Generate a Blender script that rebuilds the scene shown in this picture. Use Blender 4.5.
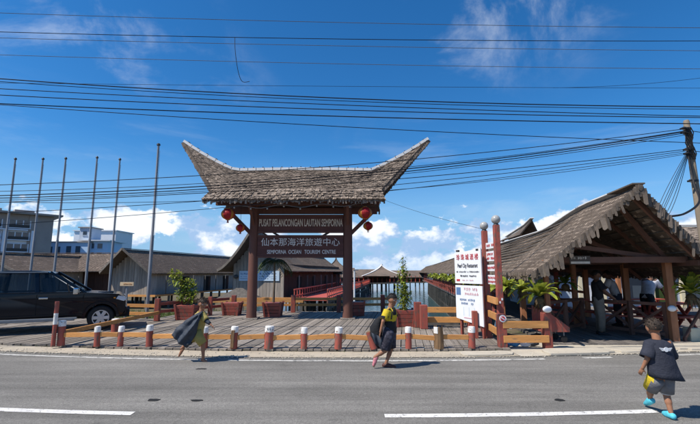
import bpy, bmesh, math, random
from mathutils import Vector, Matrix, noise
random.seed(7)
for o in list(bpy.data.objects): bpy.data.objects.remove(o)
scene = bpy.context.scene
col = scene.collection
R = math.radians
# ------------------------------------------------------------------ camera
cam = bpy.data.cameras.new('camera'); cam_o = bpy.data.objects.new('camera', cam); col.objects.link(cam_o)
cam.sensor_width = 36.0; cam.lens = 36.0*410/700; cam.clip_start = .05; cam.clip_end = 6000
cam_o.location = (0, 0, 1.65); cam_o.rotation_euler = (R(90)+math.atan(60/410), 0, 0)
scene.camera = cam_o
# ------------------------------------------------------------------ sky and sun
LIGHT = Vector((.54, .26, -.80)).normalized()
world = bpy.data.worlds.new('World'); scene.world = world; world.use_nodes = True
SKY_OFF = (8.29, 5.75, 16.89); WISP = (8.78, 10.57, 10.90); WMASK = (6.69, 12.79, 17.91)
def build_sky():
    nt = world.node_tree; N = nt.nodes; L = nt.links
    for n in list(N): N.remove(n)
    def nd(t, **k):
        n = N.new(t)
        for a, b in k.items(): setattr(n, a, b)
        return n
    def mth(op, a, b=None, c=None, clamp=False):
        n = nd('ShaderNodeMath', operation=op); n.use_clamp = clamp
        for i, v in enumerate((a, b, c)):
            if v is None: continue
            if isinstance(v, (int, float)): n.inputs[i].default_value = v
            else: L.new(v, n.inputs[i])
        return n.outputs[0]
    def ramp(v, a, b, c=0., d=1.):
        n = nd('ShaderNodeMapRange', interpolation_type='SMOOTHSTEP'); L.new(v, n.inputs[0])
        for i, x in enumerate((a, b, c, d)): n.inputs[i+1].default_value = x
        return n.outputs[0]
    sky = nd('ShaderNodeTexSky', sky_type='NISHITA'); sky.sun_disc = False
    sky.sun_elevation = math.asin(-LIGHT.z); sky.sun_rotation = math.atan2(-LIGHT.x, -LIGHT.y)
    sky.air_density = 1.0; sky.dust_density = .25; sky.ozone_density = 2.0; sky.altitude = 0
    hs = nd('ShaderNodeHueSaturation'); hs.inputs['Saturation'].default_value = 1.13; hs.inputs['Value'].default_value = 1.0
    gr = nd('ShaderNodeMix', data_type='RGBA', blend_type='MULTIPLY'); gr.inputs[0].default_value = 1.; L.new(sky.outputs[0], gr.inputs[6]); gr.inputs[7].default_value = (.57, .87, 1.14, 1)
    L.new(gr.outputs[2], hs.inputs['Color'])
    co = nd('ShaderNodeTexCoord'); vec = co.outputs['Generated']
    sx = nd('ShaderNodeSeparateXYZ'); L.new(vec, sx.inputs[0]); z = sx.outputs[2]
    def nz(scale, detail, rough, off=(0, 0, 0), sc=(1, 1, 1), dist=0.):
        m = nd('ShaderNodeMapping'); m.inputs['Location'].default_value = off; m.inputs['Scale'].default_value = sc
        L.new(vec, m.inputs[0]); t = nd('ShaderNodeTexNoise'); L.new(m.outputs[0], t.inputs['Vector'])
        t.inputs['Scale'].default_value = scale; t.inputs['Detail'].default_value = detail
        t.inputs['Roughness'].default_value = rough; t.inputs['Distortion'].default_value = dist
        return t.outputs['Fac']
    # heaped cumulus standing on the horizon
    OF = SKY_OFF
    n1 = nz(8., 10, .6, OF, (1, 1, 1.5)); n2 = nz(8., 6, .55, (OF[0]+.045, OF[1]+.008, OF[2]-.075), (1, 1, 1.5))
    th = ramp(z, .07, .22, .425, .74)
    d = mth('SUBTRACT', n1, th); cum = ramp(d, 0., .06)
    sh = mth('SUBTRACT', n1, n2); lit = ramp(sh, -.06, .11, 0, 1)
    hz = ramp(z, -.03, .06, 0, 1)
    # thin high wisps
    w1 = nz(3.1, 7, .62, WISP, (1.1, 1.1, 1.5), .45); w2 = nz(1.25, 2, .5, WMASK)
    wd = mth('MULTIPLY', ramp(w1, .50, .80), ramp(w2, .43, .66)); wd = mth('MULTIPLY', wd, ramp(z, .2, .5))
    # pale veils between the heap and the wisps
    v1 = nz(2.6, 6, .6, (8.3, .7, 4.4), (1, 1, 5.5), .3); vd = mth('MULTIPLY', ramp(v1, .5, .74, 0, .6), ramp(z, .42, .16))
    def mix(f, a, b):
        n = nd('ShaderNodeMix', data_type='RGBA'); L.new(f, n.inputs['Factor'])
        for v, s in ((a, 6), (b, 7)):
            if isinstance(v, tuple): n.inputs[s].default_value = (*v, 1)
            else: L.new(v, n.inputs[s])
        return n.outputs[2]
    cc = mix(lit, (3.1, 4.6, 6.9), (8.4, 8.7, 9.1)); cc = mix(hz, (3.8, 5.4, 7.6), cc)
    hb = mix(ramp(z, .30, -.02), hs.outputs[0], (2.5, 4.4, 6.6))
    c = mix(mth('MULTIPLY', vd, .45), hb, (5.4, 6.4, 7.5))
    c = mix(mth('MULTIPLY', wd, .85), c, (7.6, 8.1, 8.7))
    c = mix(mth('MULTIPLY', cum, .93), c, cc)
    bg = nd('ShaderNodeBackground'); bg.inputs[1].default_value = .105; L.new(c, bg.inputs[0])
    out = nd('ShaderNodeOutputWorld'); L.new(bg.outputs[0], out.inputs[0])
build_sky()
sun = bpy.data.lights.new('sun', 'SUN'); sun.energy = 4.9; sun.angle = R(.53); sun.color = (1., .93, .83)
sun_o = bpy.data.objects.new('sun', sun); col.objects.link(sun_o)
sun_o.rotation_euler = LIGHT.to_track_quat('-Z', 'Y').to_euler(); sun_o.location = (-30, -8, 40)
scene.view_settings.view_transform = 'Standard'; scene.view_settings.look = 'None'
scene.view_settings.exposure = 0.27; scene.view_settings.gamma = 1.0; scene.view_settings.use_curve_mapping = False
scene.render.engine = 'CYCLES'
scene.cycles.max_bounces = 6; scene.cycles.transparent_max_bounces = 8

# ------------------------------------------------------------------ materials
MATS = {}
def mat(name, color, rough=.8, var=.25, scale=6., bump=.15, bscale=30., stretch=(1, 1, 1), color2=None, spec=.3, metal=0.,
        rnd=0., attr=False, island=False, wear=None, wear_amt=.0, wscale=9., coat=0., transl=0.):
    """procedural surface: base colour broken up by noise, per-piece tint, worn patches and fine relief"""
    m = bpy.data.materials.new(name); m.use_nodes = True; nt = m.node_tree; N = nt.nodes; L = nt.links
    b = N['Principled BSDF']; b.inputs['Roughness'].default_value = rough; b.inputs['Specular IOR Level'].default_value = spec
    b.inputs['Metallic'].default_value = metal; b.inputs['Coat Weight'].default_value = coat
    tc = N.new('ShaderNodeTexCoord'); oi = N.new('ShaderNodeObjectInfo')
    ad = N.new('ShaderNodeVectorMath'); ad.operation = 'ADD'; L.new(tc.outputs['Object'], ad.inputs[0])
    cb = N.new('ShaderNodeMath'); cb.operation = 'MULTIPLY'; cb.inputs[1].default_value = 37.; L.new(oi.outputs['Random'], cb.inputs[0])
    L.new(cb.outputs[0], ad.inputs[1])
    mp = N.new('ShaderNodeMapping'); mp.inputs['Scale'].default_value = stretch; L.new(ad.outputs[0], mp.inputs[0])
    def noi(s, d=5, r=.6):
        t = N.new('ShaderNodeTexNoise'); t.inputs['Scale'].default_value = s; t.inputs['Detail'].default_value = d
        t.inputs['Roughness'].default_value = r; L.new(mp.outputs[0], t.inputs['Vector']); return t.outputs['Fac']
    n = noi(scale)
    c2 = color2 or tuple(min(1, c*.45) for c in color)
    mr = N.new('ShaderNodeMapRange'); L.new(n, mr.inputs[0]); mr.inputs[1].default_value = .32; mr.inputs[2].default_value = .68
    mr.inputs[3].default_value = 0; mr.inputs[4].default_value = var*2
    mx = N.new('ShaderNodeMix'); mx.data_type = 'RGBA'; L.new(mr.outputs[0], mx.inputs[0])
    mx.inputs[6].default_value = (*color, 1); mx.inputs[7].default_value = (*c2, 1); out = mx.outputs[2]
    if wear:
        wn = noi(wscale, 8, .7); wr = N.new('ShaderNodeMapRange'); L.new(wn, wr.inputs[0])
        wr.inputs[1].default_value = .62-wear_amt*.3; wr.inputs[2].default_value = .68-wear_amt*.3
        w = N.new('ShaderNodeMix'); w.data_type = 'RGBA'; L.new(wr.outputs[0], w.inputs[0]); L.new(out, w.inputs[6])
        w.inputs[7].default_value = (*wear, 1); out = w.outputs[2]
    if rnd:
        src = oi.outputs['Random']
        if attr:
            a = N.new('ShaderNodeAttribute'); a.attribute_name = 'tint'; src = a.outputs['Fac']
        elif island:
            g = N.new('ShaderNodeNewGeometry'); src = g.outputs['Random Per Island']
        r2 = N.new('ShaderNodeMapRange'); L.new(src, r2.inputs[0]); r2.inputs[3].default_value = 1-rnd; r2.inputs[4].default_value = 1+rnd
        h = N.new('ShaderNodeHueSaturation'); L.new(r2.outputs[0], h.inputs['Value']); L.new(out, h.inputs['Color']); out = h.outputs[0]
    L.new(out, b.inputs['Base Color'])
    if bump:
        bn = noi(bscale, 6, .65); bp = N.new('ShaderNodeBump'); bp.inputs['Strength'].default_value = bump
        bp.inputs['Distance'].default_value = .02; L.new(bn, bp.inputs['Height']); L.new(bp.outputs[0], b.inputs['Normal'])
    if transl:
        tr = N.new('ShaderNodeBsdfTranslucent'); L.new(out, tr.inputs[0]); ms = N.new('ShaderNodeMixShader'); ms.inputs[0].default_value = transl
        L.new(b.outputs[0], ms.inputs[1]); L.new(tr.outputs[0], ms.inputs[2]); L.new(ms.outputs[0], N['Material Output'].inputs[0])
    MATS[name] = m; return m
mat('road_paint', (.72, .70, .66), .8, .22, 7, .2, 60, color2=(.42, .41, .39), wear=(.19, .185, .175), wear_amt=.2, wscale=24)
mat('worn_paint', (.60, .585, .54), .85, .4, 5, .2, 60, color2=(.30, .29, .27), wear=(.17, .168, .16), wear_amt=.28, wscale=12)
mat('concrete', (.46, .40, .31), .95, .3, 3, .5, 60, color2=(.29, .255, .205), wear=(.20, .17, .13), wear_amt=.03, wscale=5)
mat('pale_concrete', (.52, .47, .38), .95, .3, 3, .5, 60, color2=(.36, .32, .26), wear=(.22, .19, .15), wear_amt=.04, wscale=7)
mat('soil', (.155, .12, .075), 1, .4, 2, .5, 20, color2=(.07, .06, .04), wear=(.05, .08, .022), wear_amt=.25, wscale=1.6)
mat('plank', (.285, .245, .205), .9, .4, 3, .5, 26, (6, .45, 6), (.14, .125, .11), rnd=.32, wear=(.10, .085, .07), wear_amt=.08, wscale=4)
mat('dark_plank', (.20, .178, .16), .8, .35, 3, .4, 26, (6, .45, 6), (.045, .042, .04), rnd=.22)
mat('shingle', (.285, .228, .180), .95, .45, .9, .35, 30, (1, 1, 1), (.125, .098, .078), rnd=.40, attr=True)
mat('brown_shingle', (.25, .19, .15), .95, .45, .5, .3, 20, (1, 1, 1), (.12, .095, .08), rnd=.25, attr=True)
mat('thatch_dark', (.13, .10, .078), .95, .3, 5, .4, 40, color2=(.07, .055, .045))
mat('gate_wood', (.13, .057, .042), .7, .3, 5, .3, 30, (3, 3, .4), (.10, .046, .034), rnd=.12)
mat('sign_wood', (.12, .045, .036), .6, .3, 4, .25, 30, (.5, 3, 3), (.05, .022, .018))
mat('red_paint', (.33, .084, .06), .55, .3, 4, .25, 25, (2, 2, .6), (.22, .05, .038), rnd=.16, wear=(.14, .09, .07), wear_amt=.3, wscale=9)
mat('bright_red', (.52, .11, .075), .55, .25, 4, .2, 25, color2=(.27, .05, .035), rnd=.12)
mat('orange_wood', (.62, .30, .095), .6, .28, 4, .25, 30, (.6, 3, 3), (.37, .15, .045), rnd=.16, wear=(.22, .13, .075), wear_amt=.08, wscale=9)
mat('brown_post', (.42, .18, .085), .65, .3, 4, .25, 30, (3, 3, .5), (.18, .075, .038), rnd=.1)
mat('rail_brown', (.17, .085, .06), .7, .3, 4, .25, 30, color2=(.09, .05, .036), rnd=.15)
mat('white_paint', (.76, .755, .73), .7, .22, 8, .2, 30, color2=(.48, .46, .42), wear=(.27, .20, .16), wear_amt=.2, wscale=15)
mat('stump_wood', (.26, .16, .085), .95, .4, 6, .8, 20, (4, 4, .4), (.10, .062, .035))
mat('grey_board', (.41, .34, .27), .92, .4, 2.2, .3, 20, (5, 5, .5), (.18, .17, .16), rnd=.2)
mat('pale_board', (.50, .44, .37), .92, .35, 2.2, .3, 20, (5, 5, .5), (.2, .2, .2), rnd=.15)
mat('brown_board', (.105, .05, .035), .85, .4, 2.2, .3, 20, (5, 5, .5), (.055, .03, .022), rnd=.2)
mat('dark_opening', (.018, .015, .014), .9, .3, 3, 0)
mat('stilt', (.17, .15, .13), .95, .4, 2, .4, 20, (3, 3, .4), (.08, .07, .06), rnd=.25)
mat('ridge_metal', (.80, .79, .77), .5, .2, 5, .1, 20, color2=(.50, .49, .46))
mat('galvanised', (.27, .275, .285), .5, .3, 5, .1, 30, (2, 2, .3), (.17, .17, .18), metal=.5)
mat('dark_metal', (.05, .052, .055), .5, .25, 5, .1)
mat('cable_black', (.014, .014, .016), .6, .1, 3, 0)
mat('cable_grey', (.20, .205, .215), .5, .2, 1, 0)
mat('concrete_pole', (.27, .215, .155), .9, .35, 3, .4, 25, (2, 2, .5), (.2, .17, .13))
mat('black_paint', (.004, .006, .012), .12, .1, 3, 0, spec=.3, coat=.0)
mat('rubber', (.022, .022, .023), .85, .25, 9, .25, 60)
mat('alloy', (.52, .53, .55), .35, .15, 6, 0, metal=.75)
mat('chrome', (.66, .67, .69), .16, .05, 6, 0, metal=1.)
mat('running_board', (.30, .31, .32), .4, .2, 6, 0, metal=.6)
mat('tail_red', (.4, .02, .015), .25, .05, 6, 0)
mat('amber', (.75, .28, .03), .25, .05, 6, 0)
mat('lens_glass', (.62, .65, .68), .12, .1, 9, 0, spec=.6)
mat('globe', (.40, .40, .385), .22, .3, 5, 0, color2=(.24, .24, .24), spec=.6)
mat('board_white', (.74, .755, .77), .55, .16, 4, 0, color2=(.6, .62, .64))
mat('ink_black', (.045, .05, .07), .6, .1, 5, 0)
mat('ink_red', (.50, .05, .06), .6, .1, 5, 0)
mat('ink_pale_red', (.62, .33, .37), .6, .1, 5, 0)
mat('ink_blue', (.10, .19, .36), .6, .1, 5, 0)
mat('banner_blue', (.50, .62, .72), .6, .2, 3, 0, color2=(.38, .52, .66))
mat('cream_letter', (.72, .62, .5), .7, .25, 9, 0, color2=(.36, .29, .23))
mat('white_letter', (.8, .76, .71), .7, .25, 9, 0, color2=(.45, .42, .39))
mat('cream_sign', (.70, .53, .33), .7, .2, 5, 0)
mat('lantern_red', (.50, .028, .035), .5, .2, 6, .1, 30, transl=.3)
mat('lantern_gold', (.66, .27, .05), .5, .2, 6, .1, 30, transl=.3)
mat('leaf_yellow', (.40, .41, .05), .6, .45, 4, 0, color2=(.13, .20, .026), rnd=.35, island=True, transl=.3)
mat('leaf_green', (.15, .215, .03), .6, .4, 4, 0, color2=(.055, .105, .016), rnd=.4, island=True, transl=.28)
mat('leaf_dark', (.055, .09, .022), .6, .4, 4, 0, color2=(.025, .045, .012), rnd=.4, island=True, transl=.2)
mat('leaf_dry', (.15, .105, .05), .8, .4, 4, 0, color2=(.06, .045, .025), rnd=.4, island=True)
mat('grass_blade', (.12, .17, .035), .8, .4, 2, 0, color2=(.06, .10, .02), rnd=.4, island=True, transl=.25)
mat('bark', (.17, .13, .095), .95, .4, 5, .6, 30, (2, 2, .5))
mat('hotel_wall', (.72, .78, .86), .85, .15, .4, 0, color2=(.6, .67, .76))
mat('hotel_trim', (.34, .31, .29), .85, .15, .4, 0)
mat('hotel_roof', (.33, .29, .255), .9, .15, .4, 0)
mat('white_block', (.45, .60, .78), .85, .15, .3, 0, color2=(.38, .53, .70))
mat('blue_wall', (.50, .58, .68), .85, .2, .3, 0, color2=(.28, .38, .52))
mat('ochre_roof', (.50, .33, .13), .85, .2, .5, 0)
mat('window_glass', (.05, .07, .095), .15, .1, 1, 0, spec=.6)
mat('curtain_blue', (.66, .70, .78), .8, .3, 2, .1, 10)
mat('cream_wall', (.66, .60, .43), .9, .25, 3, .15, 30, color2=(.45, .40, .29))
mat('skin', (.33, .158, .09), .55, .2, 9, 0, color2=(.19, .085, .048))
mat('skin_dark', (.15, .075, .047), .55, .2, 9, 0, color2=(.10, .05, .03))
mat('hair_black', (.012, .010, .009), .6, .3, 20, .5, 90)
mat('hair_brown', (.075, .052, .036), .65, .5, 14, .6, 90, color2=(.022, .016, .012))
mat('shirt_yellow', (.66, .49, .025), .85, .25, 5, .9, 13)
mat('shirt_olive', (.42, .33, .10), .85, .3, 5, .9, 13)
mat('cloth_black', (.016, .017, .02), .85, .25, 5, .9, 13)
mat('cloth_navy', (.034, .038, .055), .85, .3, 5, .9, 13, color2=(.02, .022, .032))
mat('cloth_charcoal', (.045, .056, .075), .6, .35, 5, .9, 13, color2=(.02, .024, .033))
mat('cloth_plaid', (.10, .095, .125), .85, .9, 15, .9, 13, color2=(.03, .028, .04))
mat('cloth_grey', (.20, .20, .215), .85, .3, 6, .9, 13)
mat('cloth_khaki', (.21, .185, .15), .85, .3, 6, .9, 13)
mat('cloth_white', (.62, .63, .67), .85, .3, 6, .9, 13)
mat('shoe_pink', (.62, .22, .25), .6, .2, 9, 0)
mat('shoe_cyan', (.10, .55, .66), .6, .2, 9, 0)
mat('shoe_dark', (.09, .035, .03), .6, .2, 9, 0)
mat('eye_white', (.6, .58, .54), .3, .05, 9, 0)
mat('lip', (.24, .085, .065), .5, .1, 9, 0)
mat('litter_blue', (.10, .32, .62), .5, .2, 9, 0)
mat('tar', (.018, .018, .018), .85, .2, 9, .3, 60)
def asphalt_mat():
    m = bpy.data.materials.new('asphalt'); m.use_nodes = True; N = m.node_tree.nodes; L = m.node_tree.links; b = N['Principled BSDF']
    b.inputs['Roughness'].default_value = .9; b.inputs['Specular IOR Level'].default_value = .25; tc = N.new('ShaderNodeTexCoord')
    def noi(s, d, st=(1, 1, 1), r=.6):
        mp = N.new('ShaderNodeMapping'); mp.inputs['Scale'].default_value = st; L.new(tc.outputs['Object'], mp.inputs[0])
        t = N.new('ShaderNodeTexNoise'); t.inputs['Scale'].default_value = s; t.inputs['Detail'].default_value = d; t.inputs['Roughness'].default_value = r; L.new(mp.outputs[0], t.inputs[0]); return t.outputs['Fac']
    def rng(v, a, b_, c, d):
        n = N.new('ShaderNodeMapRange'); L.new(v, n.inputs[0])
        for i, x in enumerate((a, b_, c, d)): n.inputs[i+1].default_value = x
        return n.outputs[0]
    def mul(x, y):
        n = N.new('ShaderNodeMath'); n.operation = 'MULTIPLY'; L.new(x, n.inputs[0]); L.new(y, n.inputs[1]); return n.outputs[0]
    big = rng(noi(.55, 4, (.5, 1.3, 1)), .3, .7, .74, 1.20); streak = rng(noi(2.4, 5, (.06, 1.6, 1)), .3, .7, .76, 1.18); patch = rng(noi(3.2, 6, (.6, 1, 1), .7), .60, .70, 1., .74)
    grit = rng(noi(85, 3, (1, 1, 1), .8), .34, .66, .60, 1.42); fine = rng(noi(22, 4, (1, 1, 1), .75), .3, .7, .82, 1.17)
    vo = N.new('ShaderNodeTexVoronoi'); vo.feature = 'DISTANCE_TO_EDGE'; vo.inputs['Scale'].default_value = .42
    wp = N.new('ShaderNodeTexNoise'); wp.inputs['Scale'].default_value = 2.2; wp.inputs['Detail'].default_value = 6; L.new(tc.outputs['Object'], wp.inputs[0])
    wm = N.new('ShaderNodeVectorMath'); wm.operation = 'MULTIPLY_ADD'; L.new(wp.outputs['Color'], wm.inputs[0]); wm.inputs[1].default_value = (.9, .9, 0); L.new(tc.outputs['Object'], wm.inputs[2]); L.new(wm.outputs[0], vo.inputs['Vector'])
    crk = rng(vo.outputs['Distance'], .001, .006, .82, 1.); cm = rng(noi(.5, 3), .50, .56, 0., 1.); mx = N.new('ShaderNodeMix'); L.new(cm, mx.inputs[0]); mx.inputs[2].default_value = 1.; L.new(crk, mx.inputs[3]); grit = mul(grit, mx.outputs[0])
    v = mul(mul(mul(big, streak), mul(patch, grit)), fine); c = N.new('ShaderNodeMix'); c.data_type = 'RGBA'; c.blend_type = 'MULTIPLY'; c.inputs[0].default_value = 1.; c.inputs[6].default_value = (.198, .188, .170, 1)
    L.new(v, c.inputs[7]); L.new(c.outputs[2], b.inputs['Base Color']); bp = N.new('ShaderNodeBump'); bp.inputs['Strength'].default_value = .7; bp.inputs['Distance'].default_value = .01
    L.new(noi(120, 3, (1, 1, 1), .7), bp.inputs['Height']); L.new(bp.outputs[0], b.inputs['Normal']); MATS['asphalt'] = m
asphalt_mat()
def car_glass():
    m = bpy.data.materials.new('dark_glass'); m.use_nodes = True; N = m.node_tree.nodes; L = m.node_tree.links; b = N['Principled BSDF']
    b.inputs['Base Color'].default_value = (.012, .016, .02, 1); b.inputs['Roughness'].default_value = .04; b.inputs['Specular IOR Level'].default_value = .8
    t = N.new('ShaderNodeBsdfTransparent'); t.inputs[0].default_value = (.60, .68, .74, 1); x = N.new('ShaderNodeMixShader'); lw = N.new('ShaderNodeLayerWeight'); lw.inputs[0].default_value = .35
    r = N.new('ShaderNodeMapRange'); L.new(lw.outputs['Facing'], r.inputs[0]); r.inputs[3].default_value = .32; r.inputs[4].default_value = .95
    L.new(r.outputs[0], x.inputs[0]); L.new(t.outputs[0], x.inputs[1]); L.new(b.outputs[0], x.inputs[2]); L.new(x.outputs[0], N['Material Output'].inputs[0]); MATS['dark_glass'] = m
car_glass()
def water_mat():
    m = bpy.data.materials.new('water'); m.use_nodes = True; N = m.node_tree.nodes; L = m.node_tree.links; b = N['Principled BSDF']
    b.inputs['Base Color'].default_value = (.02, .075, .09, 1); b.inputs['Roughness'].default_value = .08; b.inputs['IOR'].default_value = 1.33
    tc = N.new('ShaderNodeTexCoord'); t = N.new('ShaderNodeTexNoise'); t.inputs['Scale'].default_value = 1.6; t.inputs['Detail'].default_value = 6
    L.new(tc.outputs['Object'], t.inputs['Vector']); bp = N.new('ShaderNodeBump'); bp.inputs['Strength'].default_value = .35; bp.inputs['Distance'].default_value = .15
    L.new(t.outputs['Fac'], bp.inputs['Height']); L.new(bp.outputs[0], b.inputs['Normal']); MATS['water'] = m
water_mat()

# ------------------------------------------------------------------ mesh helpers
class MB:
    def __init__(s): s.v = []; s.f = []; s.m = []; s.t = []; s.cur = 0
    def add(s, vs, fs, tint=None):
        o = len(s.v); s.v += [tuple(p) for p in vs]
        for f in fs: s.f.append(tuple(i+o for i in f)); s.m.append(s.cur); s.t.append(.5 if tint is None else tint)
        return s
    def box(s, c, d, rot=None, tint=None):
        x, y, z = d[0]/2, d[1]/2, d[2]/2
        vs = [Vector(p) for p in ((-x,-y,-z),(x,-y,-z),(x,y,-z),(-x,y,-z),(-x,-y,z),(x,-y,z),(x,y,z),(-x,y,z))]
        if rot is not None: vs = [rot @ p for p in vs]
        c = Vector(c); return s.add([p+c for p in vs], [(3,2,1,0),(4,5,6,7),(0,1,5,4),(1,2,6,5),(2,3,7,6),(3,0,4,7)], tint)
    def bar(s, a, b, w, h, up=(0,0,1), tint=None):
        a, b = Vector(a), Vector(b); d = b-a; l = d.length; d.normalize(); u = Vector(up)
        if abs(d.dot(u)) > .98: u = Vector((0,1,0))
        sd = d.cross(u).normalized(); u = sd.cross(d); rot = Matrix((d, sd, u)).transposed()
        return s.box((a+b)/2, (l, w, h), rot, tint)
    def tube(s, pts, r, n=8, cap=True):
        pts = [Vector(p) for p in pts]; rs = r if isinstance(r, (list, tuple)) else [r]*len(pts); vs = []; fs = []; pu = None
        for i, p in enumerate(pts):
            d = (pts[min(i+1, len(pts)-1)]-pts[max(i-1, 0)]).normalized()
            u = pu if pu is not None else (Vector((0,0,1)) if abs(d.z) < .9 else Vector((1,0,0)))
            u = (u-d*u.dot(d)).normalized(); pu = u; w = d.cross(u)
            for k in range(n): a = 2*math.pi*k/n; vs.append(p+(u*math.cos(a)+w*math.sin(a))*rs[i])
        for i in range(len(pts)-1):
            for k in range(n): k2 = (k+1) % n; fs.append((i*n+k, i*n+k2, (i+1)*n+k2, (i+1)*n+k))
        if cap: fs.append(tuple(range(n))[::-1]); fs.append(tuple((len(pts)-1)*n+k for k in range(n)))
        return s.add(vs, fs)
    def lathe(s, prof, n=16, c=(0,0,0), rot=None, cap=True):
        vs = []; fs = []; c = Vector(c)
        for r, z in prof:
            for k in range(n):
                a = 2*math.pi*k/n; p = Vector((r*math.cos(a), r*math.sin(a), z)); vs.append((rot @ p if rot is not None else p)+c)
        for i in range(len(prof)-1):
            for k in range(n): k2 = (k+1) % n; fs.append((i*n+k, i*n+k2, (i+1)*n+k2, (i+1)*n+k))
        if cap: fs.append(tuple(range(n))[::-1]); fs.append(tuple((len(prof)-1)*n+k for k in range(n)))
        return s.add(vs, fs)
    def ball(s, c, r, n=12, sc=(1,1,1)):
        pr = [(max(1e-3, r*math.sin(math.pi*i/n)), -r*math.cos(math.pi*i/n)) for i in range(n+1)]
        m = Matrix.Diagonal(Vector(sc)); return s.lathe(pr, n*2, c, m)
    def prism(s, poly, axis, a, b):
        """extrude a polygon given in the plane across the axis ('x','y','z') from a to b"""
        def P(q, t): return {'x': (t, q[0], q[1]), 'y': (q[0], t, q[1]), 'z': (q[0], q[1], t)}[axis]
        n = len(poly); vs = [P(q, a) for q in poly]+[P(q, b) for q in poly]
        return s.add(vs, [tuple(range(n))[::-1], tuple(range(n, 2*n))]+[(i, (i+1) % n, n+(i+1) % n, n+i) for i in range(n)])
    def grid(s, P, nu, nv, tint=None):
        vs = [P(i/nu, j/nv) for j in range(nv+1) for i in range(nu+1)]
        return s.add(vs, [(j*(nu+1)+i, j*(nu+1)+i+1, (j+1)*(nu+1)+i+1, (j+1)*(nu+1)+i) for j in range(nv) for i in range(nu)], tint)
    def loft(s, rings, n=18, fold=0., seed=0, cap=False):
        """rings: (centre, half width, half depth, side vector, forward vector)"""
        vs = []; fs = []
        for i, (c, a, b, sv, fv) in enumerate(rings):
            c, sv, fv = Vector(c), Vector(sv).normalized(), Vector(fv).normalized()
            for k in range(n):
                t = 2*math.pi*k/n; q = 1+fold*noise.noise(Vector((math.cos(t)*1.7+seed, math.sin(t)*1.7, i*.55)))
                vs.append(c+sv*math.cos(t)*a*q+fv*math.sin(t)*b*q)
        for i in range(len(rings)-1):
            for k in range(n): k2 = (k+1) % n; fs.append((i*n+k, i*n+k2, (i+1)*n+k2, (i+1)*n+k))
        if cap: fs.append(tuple(range(n))[::-1]); fs.append(tuple((len(rings)-1)*n+k for k in range(n)))
        return s.add(vs, fs)
    def mesh(s, name, mats, smooth=False, bevel=0., solid=0., segs=2, fix=True, angle=40):
        me = bpy.data.meshes.new(name); me.from_pydata(s.v, [], s.f)
        for m in (mats if isinstance(mats, (list, tuple)) else [mats]): me.materials.append(MATS[m])
        me.polygons.foreach_set('material_index', s.m)
        if any(t != .5 for t in s.t):
            at = me.attributes.new('tint', 'FLOAT', 'FACE'); at.data.foreach_set('value', s.t)
        if fix or bevel or solid:
            bm = bmesh.new(); bm.from_mesh(me)
            if fix: bmesh.ops.recalc_face_normals(bm, faces=bm.faces)
            if bevel:
                es = [e for e in bm.edges if len(e.link_faces) == 2 and e.calc_face_angle(0) > R(30)]
                bmesh.ops.bevel(bm, geom=es, offset=bevel, segments=segs, affect='EDGES', profile=.6, clamp_overlap=True)
            if solid: bmesh.ops.solidify(bm, geom=list(bm.faces), thickness=solid)
            bm.to_mesh(me); bm.free()
        if smooth:
            for p in me.polygons: p.use_smooth = True
            if angle: me.set_sharp_from_angle(angle=R(angle))
        me.update(); return me
    def build(s, name, mats, parent=None, loc=None, **k):
        o = bpy.data.objects.new(name, s.mesh(name, mats, **k)); col.objects.link(o)
        if parent is not None: o.parent = parent
        if loc is not None: o.location = loc
        return o
def tag(o, label, cat, group=None):
    o['label'] = label; o['category'] = cat
    if group: o['group'] = group
    return o
def struct(o): o['kind'] = 'structure'; return o
def stuff(o): o['kind'] = 'stuff'; return o
def thing(name, label, cat, loc=(0,0,0), rz=0., group=None):
    o = bpy.data.objects.new(name, None); o.empty_display_size = .2; col.objects.link(o); o.location = loc; o.rotation_euler = (0, 0, rz)
    return tag(o, label, cat, group)
def inst(name, me, parent=None, loc=(0,0,0), rot=(0,0,0), scale=(1,1,1)):
    o = bpy.data.objects.new(name, me); col.objects.link(o); o.location = loc; o.rotation_euler = rot; o.scale = scale
    if parent is not None: o.parent = parent
    return o
def copy_tree(o, parent=None):
    c = o.copy(); col.objects.link(c)
    if parent is not None: c.parent = parent
    for ch in list(o.children): copy_tree(ch, c)
    return c
def lettering(body, size, material, parent, loc, rot=(R(90),0,0), sx=1., thick=.004, align='CENTER', name='lettering', bold=0.):
    cu = bpy.data.curves.new(name, 'FONT'); cu.body = body; cu.size = size; cu.align_x = align; cu.align_y = 'CENTER'; cu.extrude = thick
    cu.offset = bold; cu.resolution_u = 3
    tmp = bpy.data.objects.new(name, cu); col.objects.link(tmp)
    me = bpy.data.meshes.new_from_object(tmp.evaluated_get(bpy.context.evaluated_depsgraph_get())); bpy.data.objects.remove(tmp)
    me.materials.clear(); me.materials.append(MATS[material])
    return inst(name, me, parent, loc, rot, (sx, 1, 1))
def rr(a, b): return random.uniform(a, b)
def bend(x):                                   # the road curves gently towards the sea at both ends
    x = abs(x); return .0125*x*x if x < 9 else .0125*81+.225*(x-9)
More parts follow.
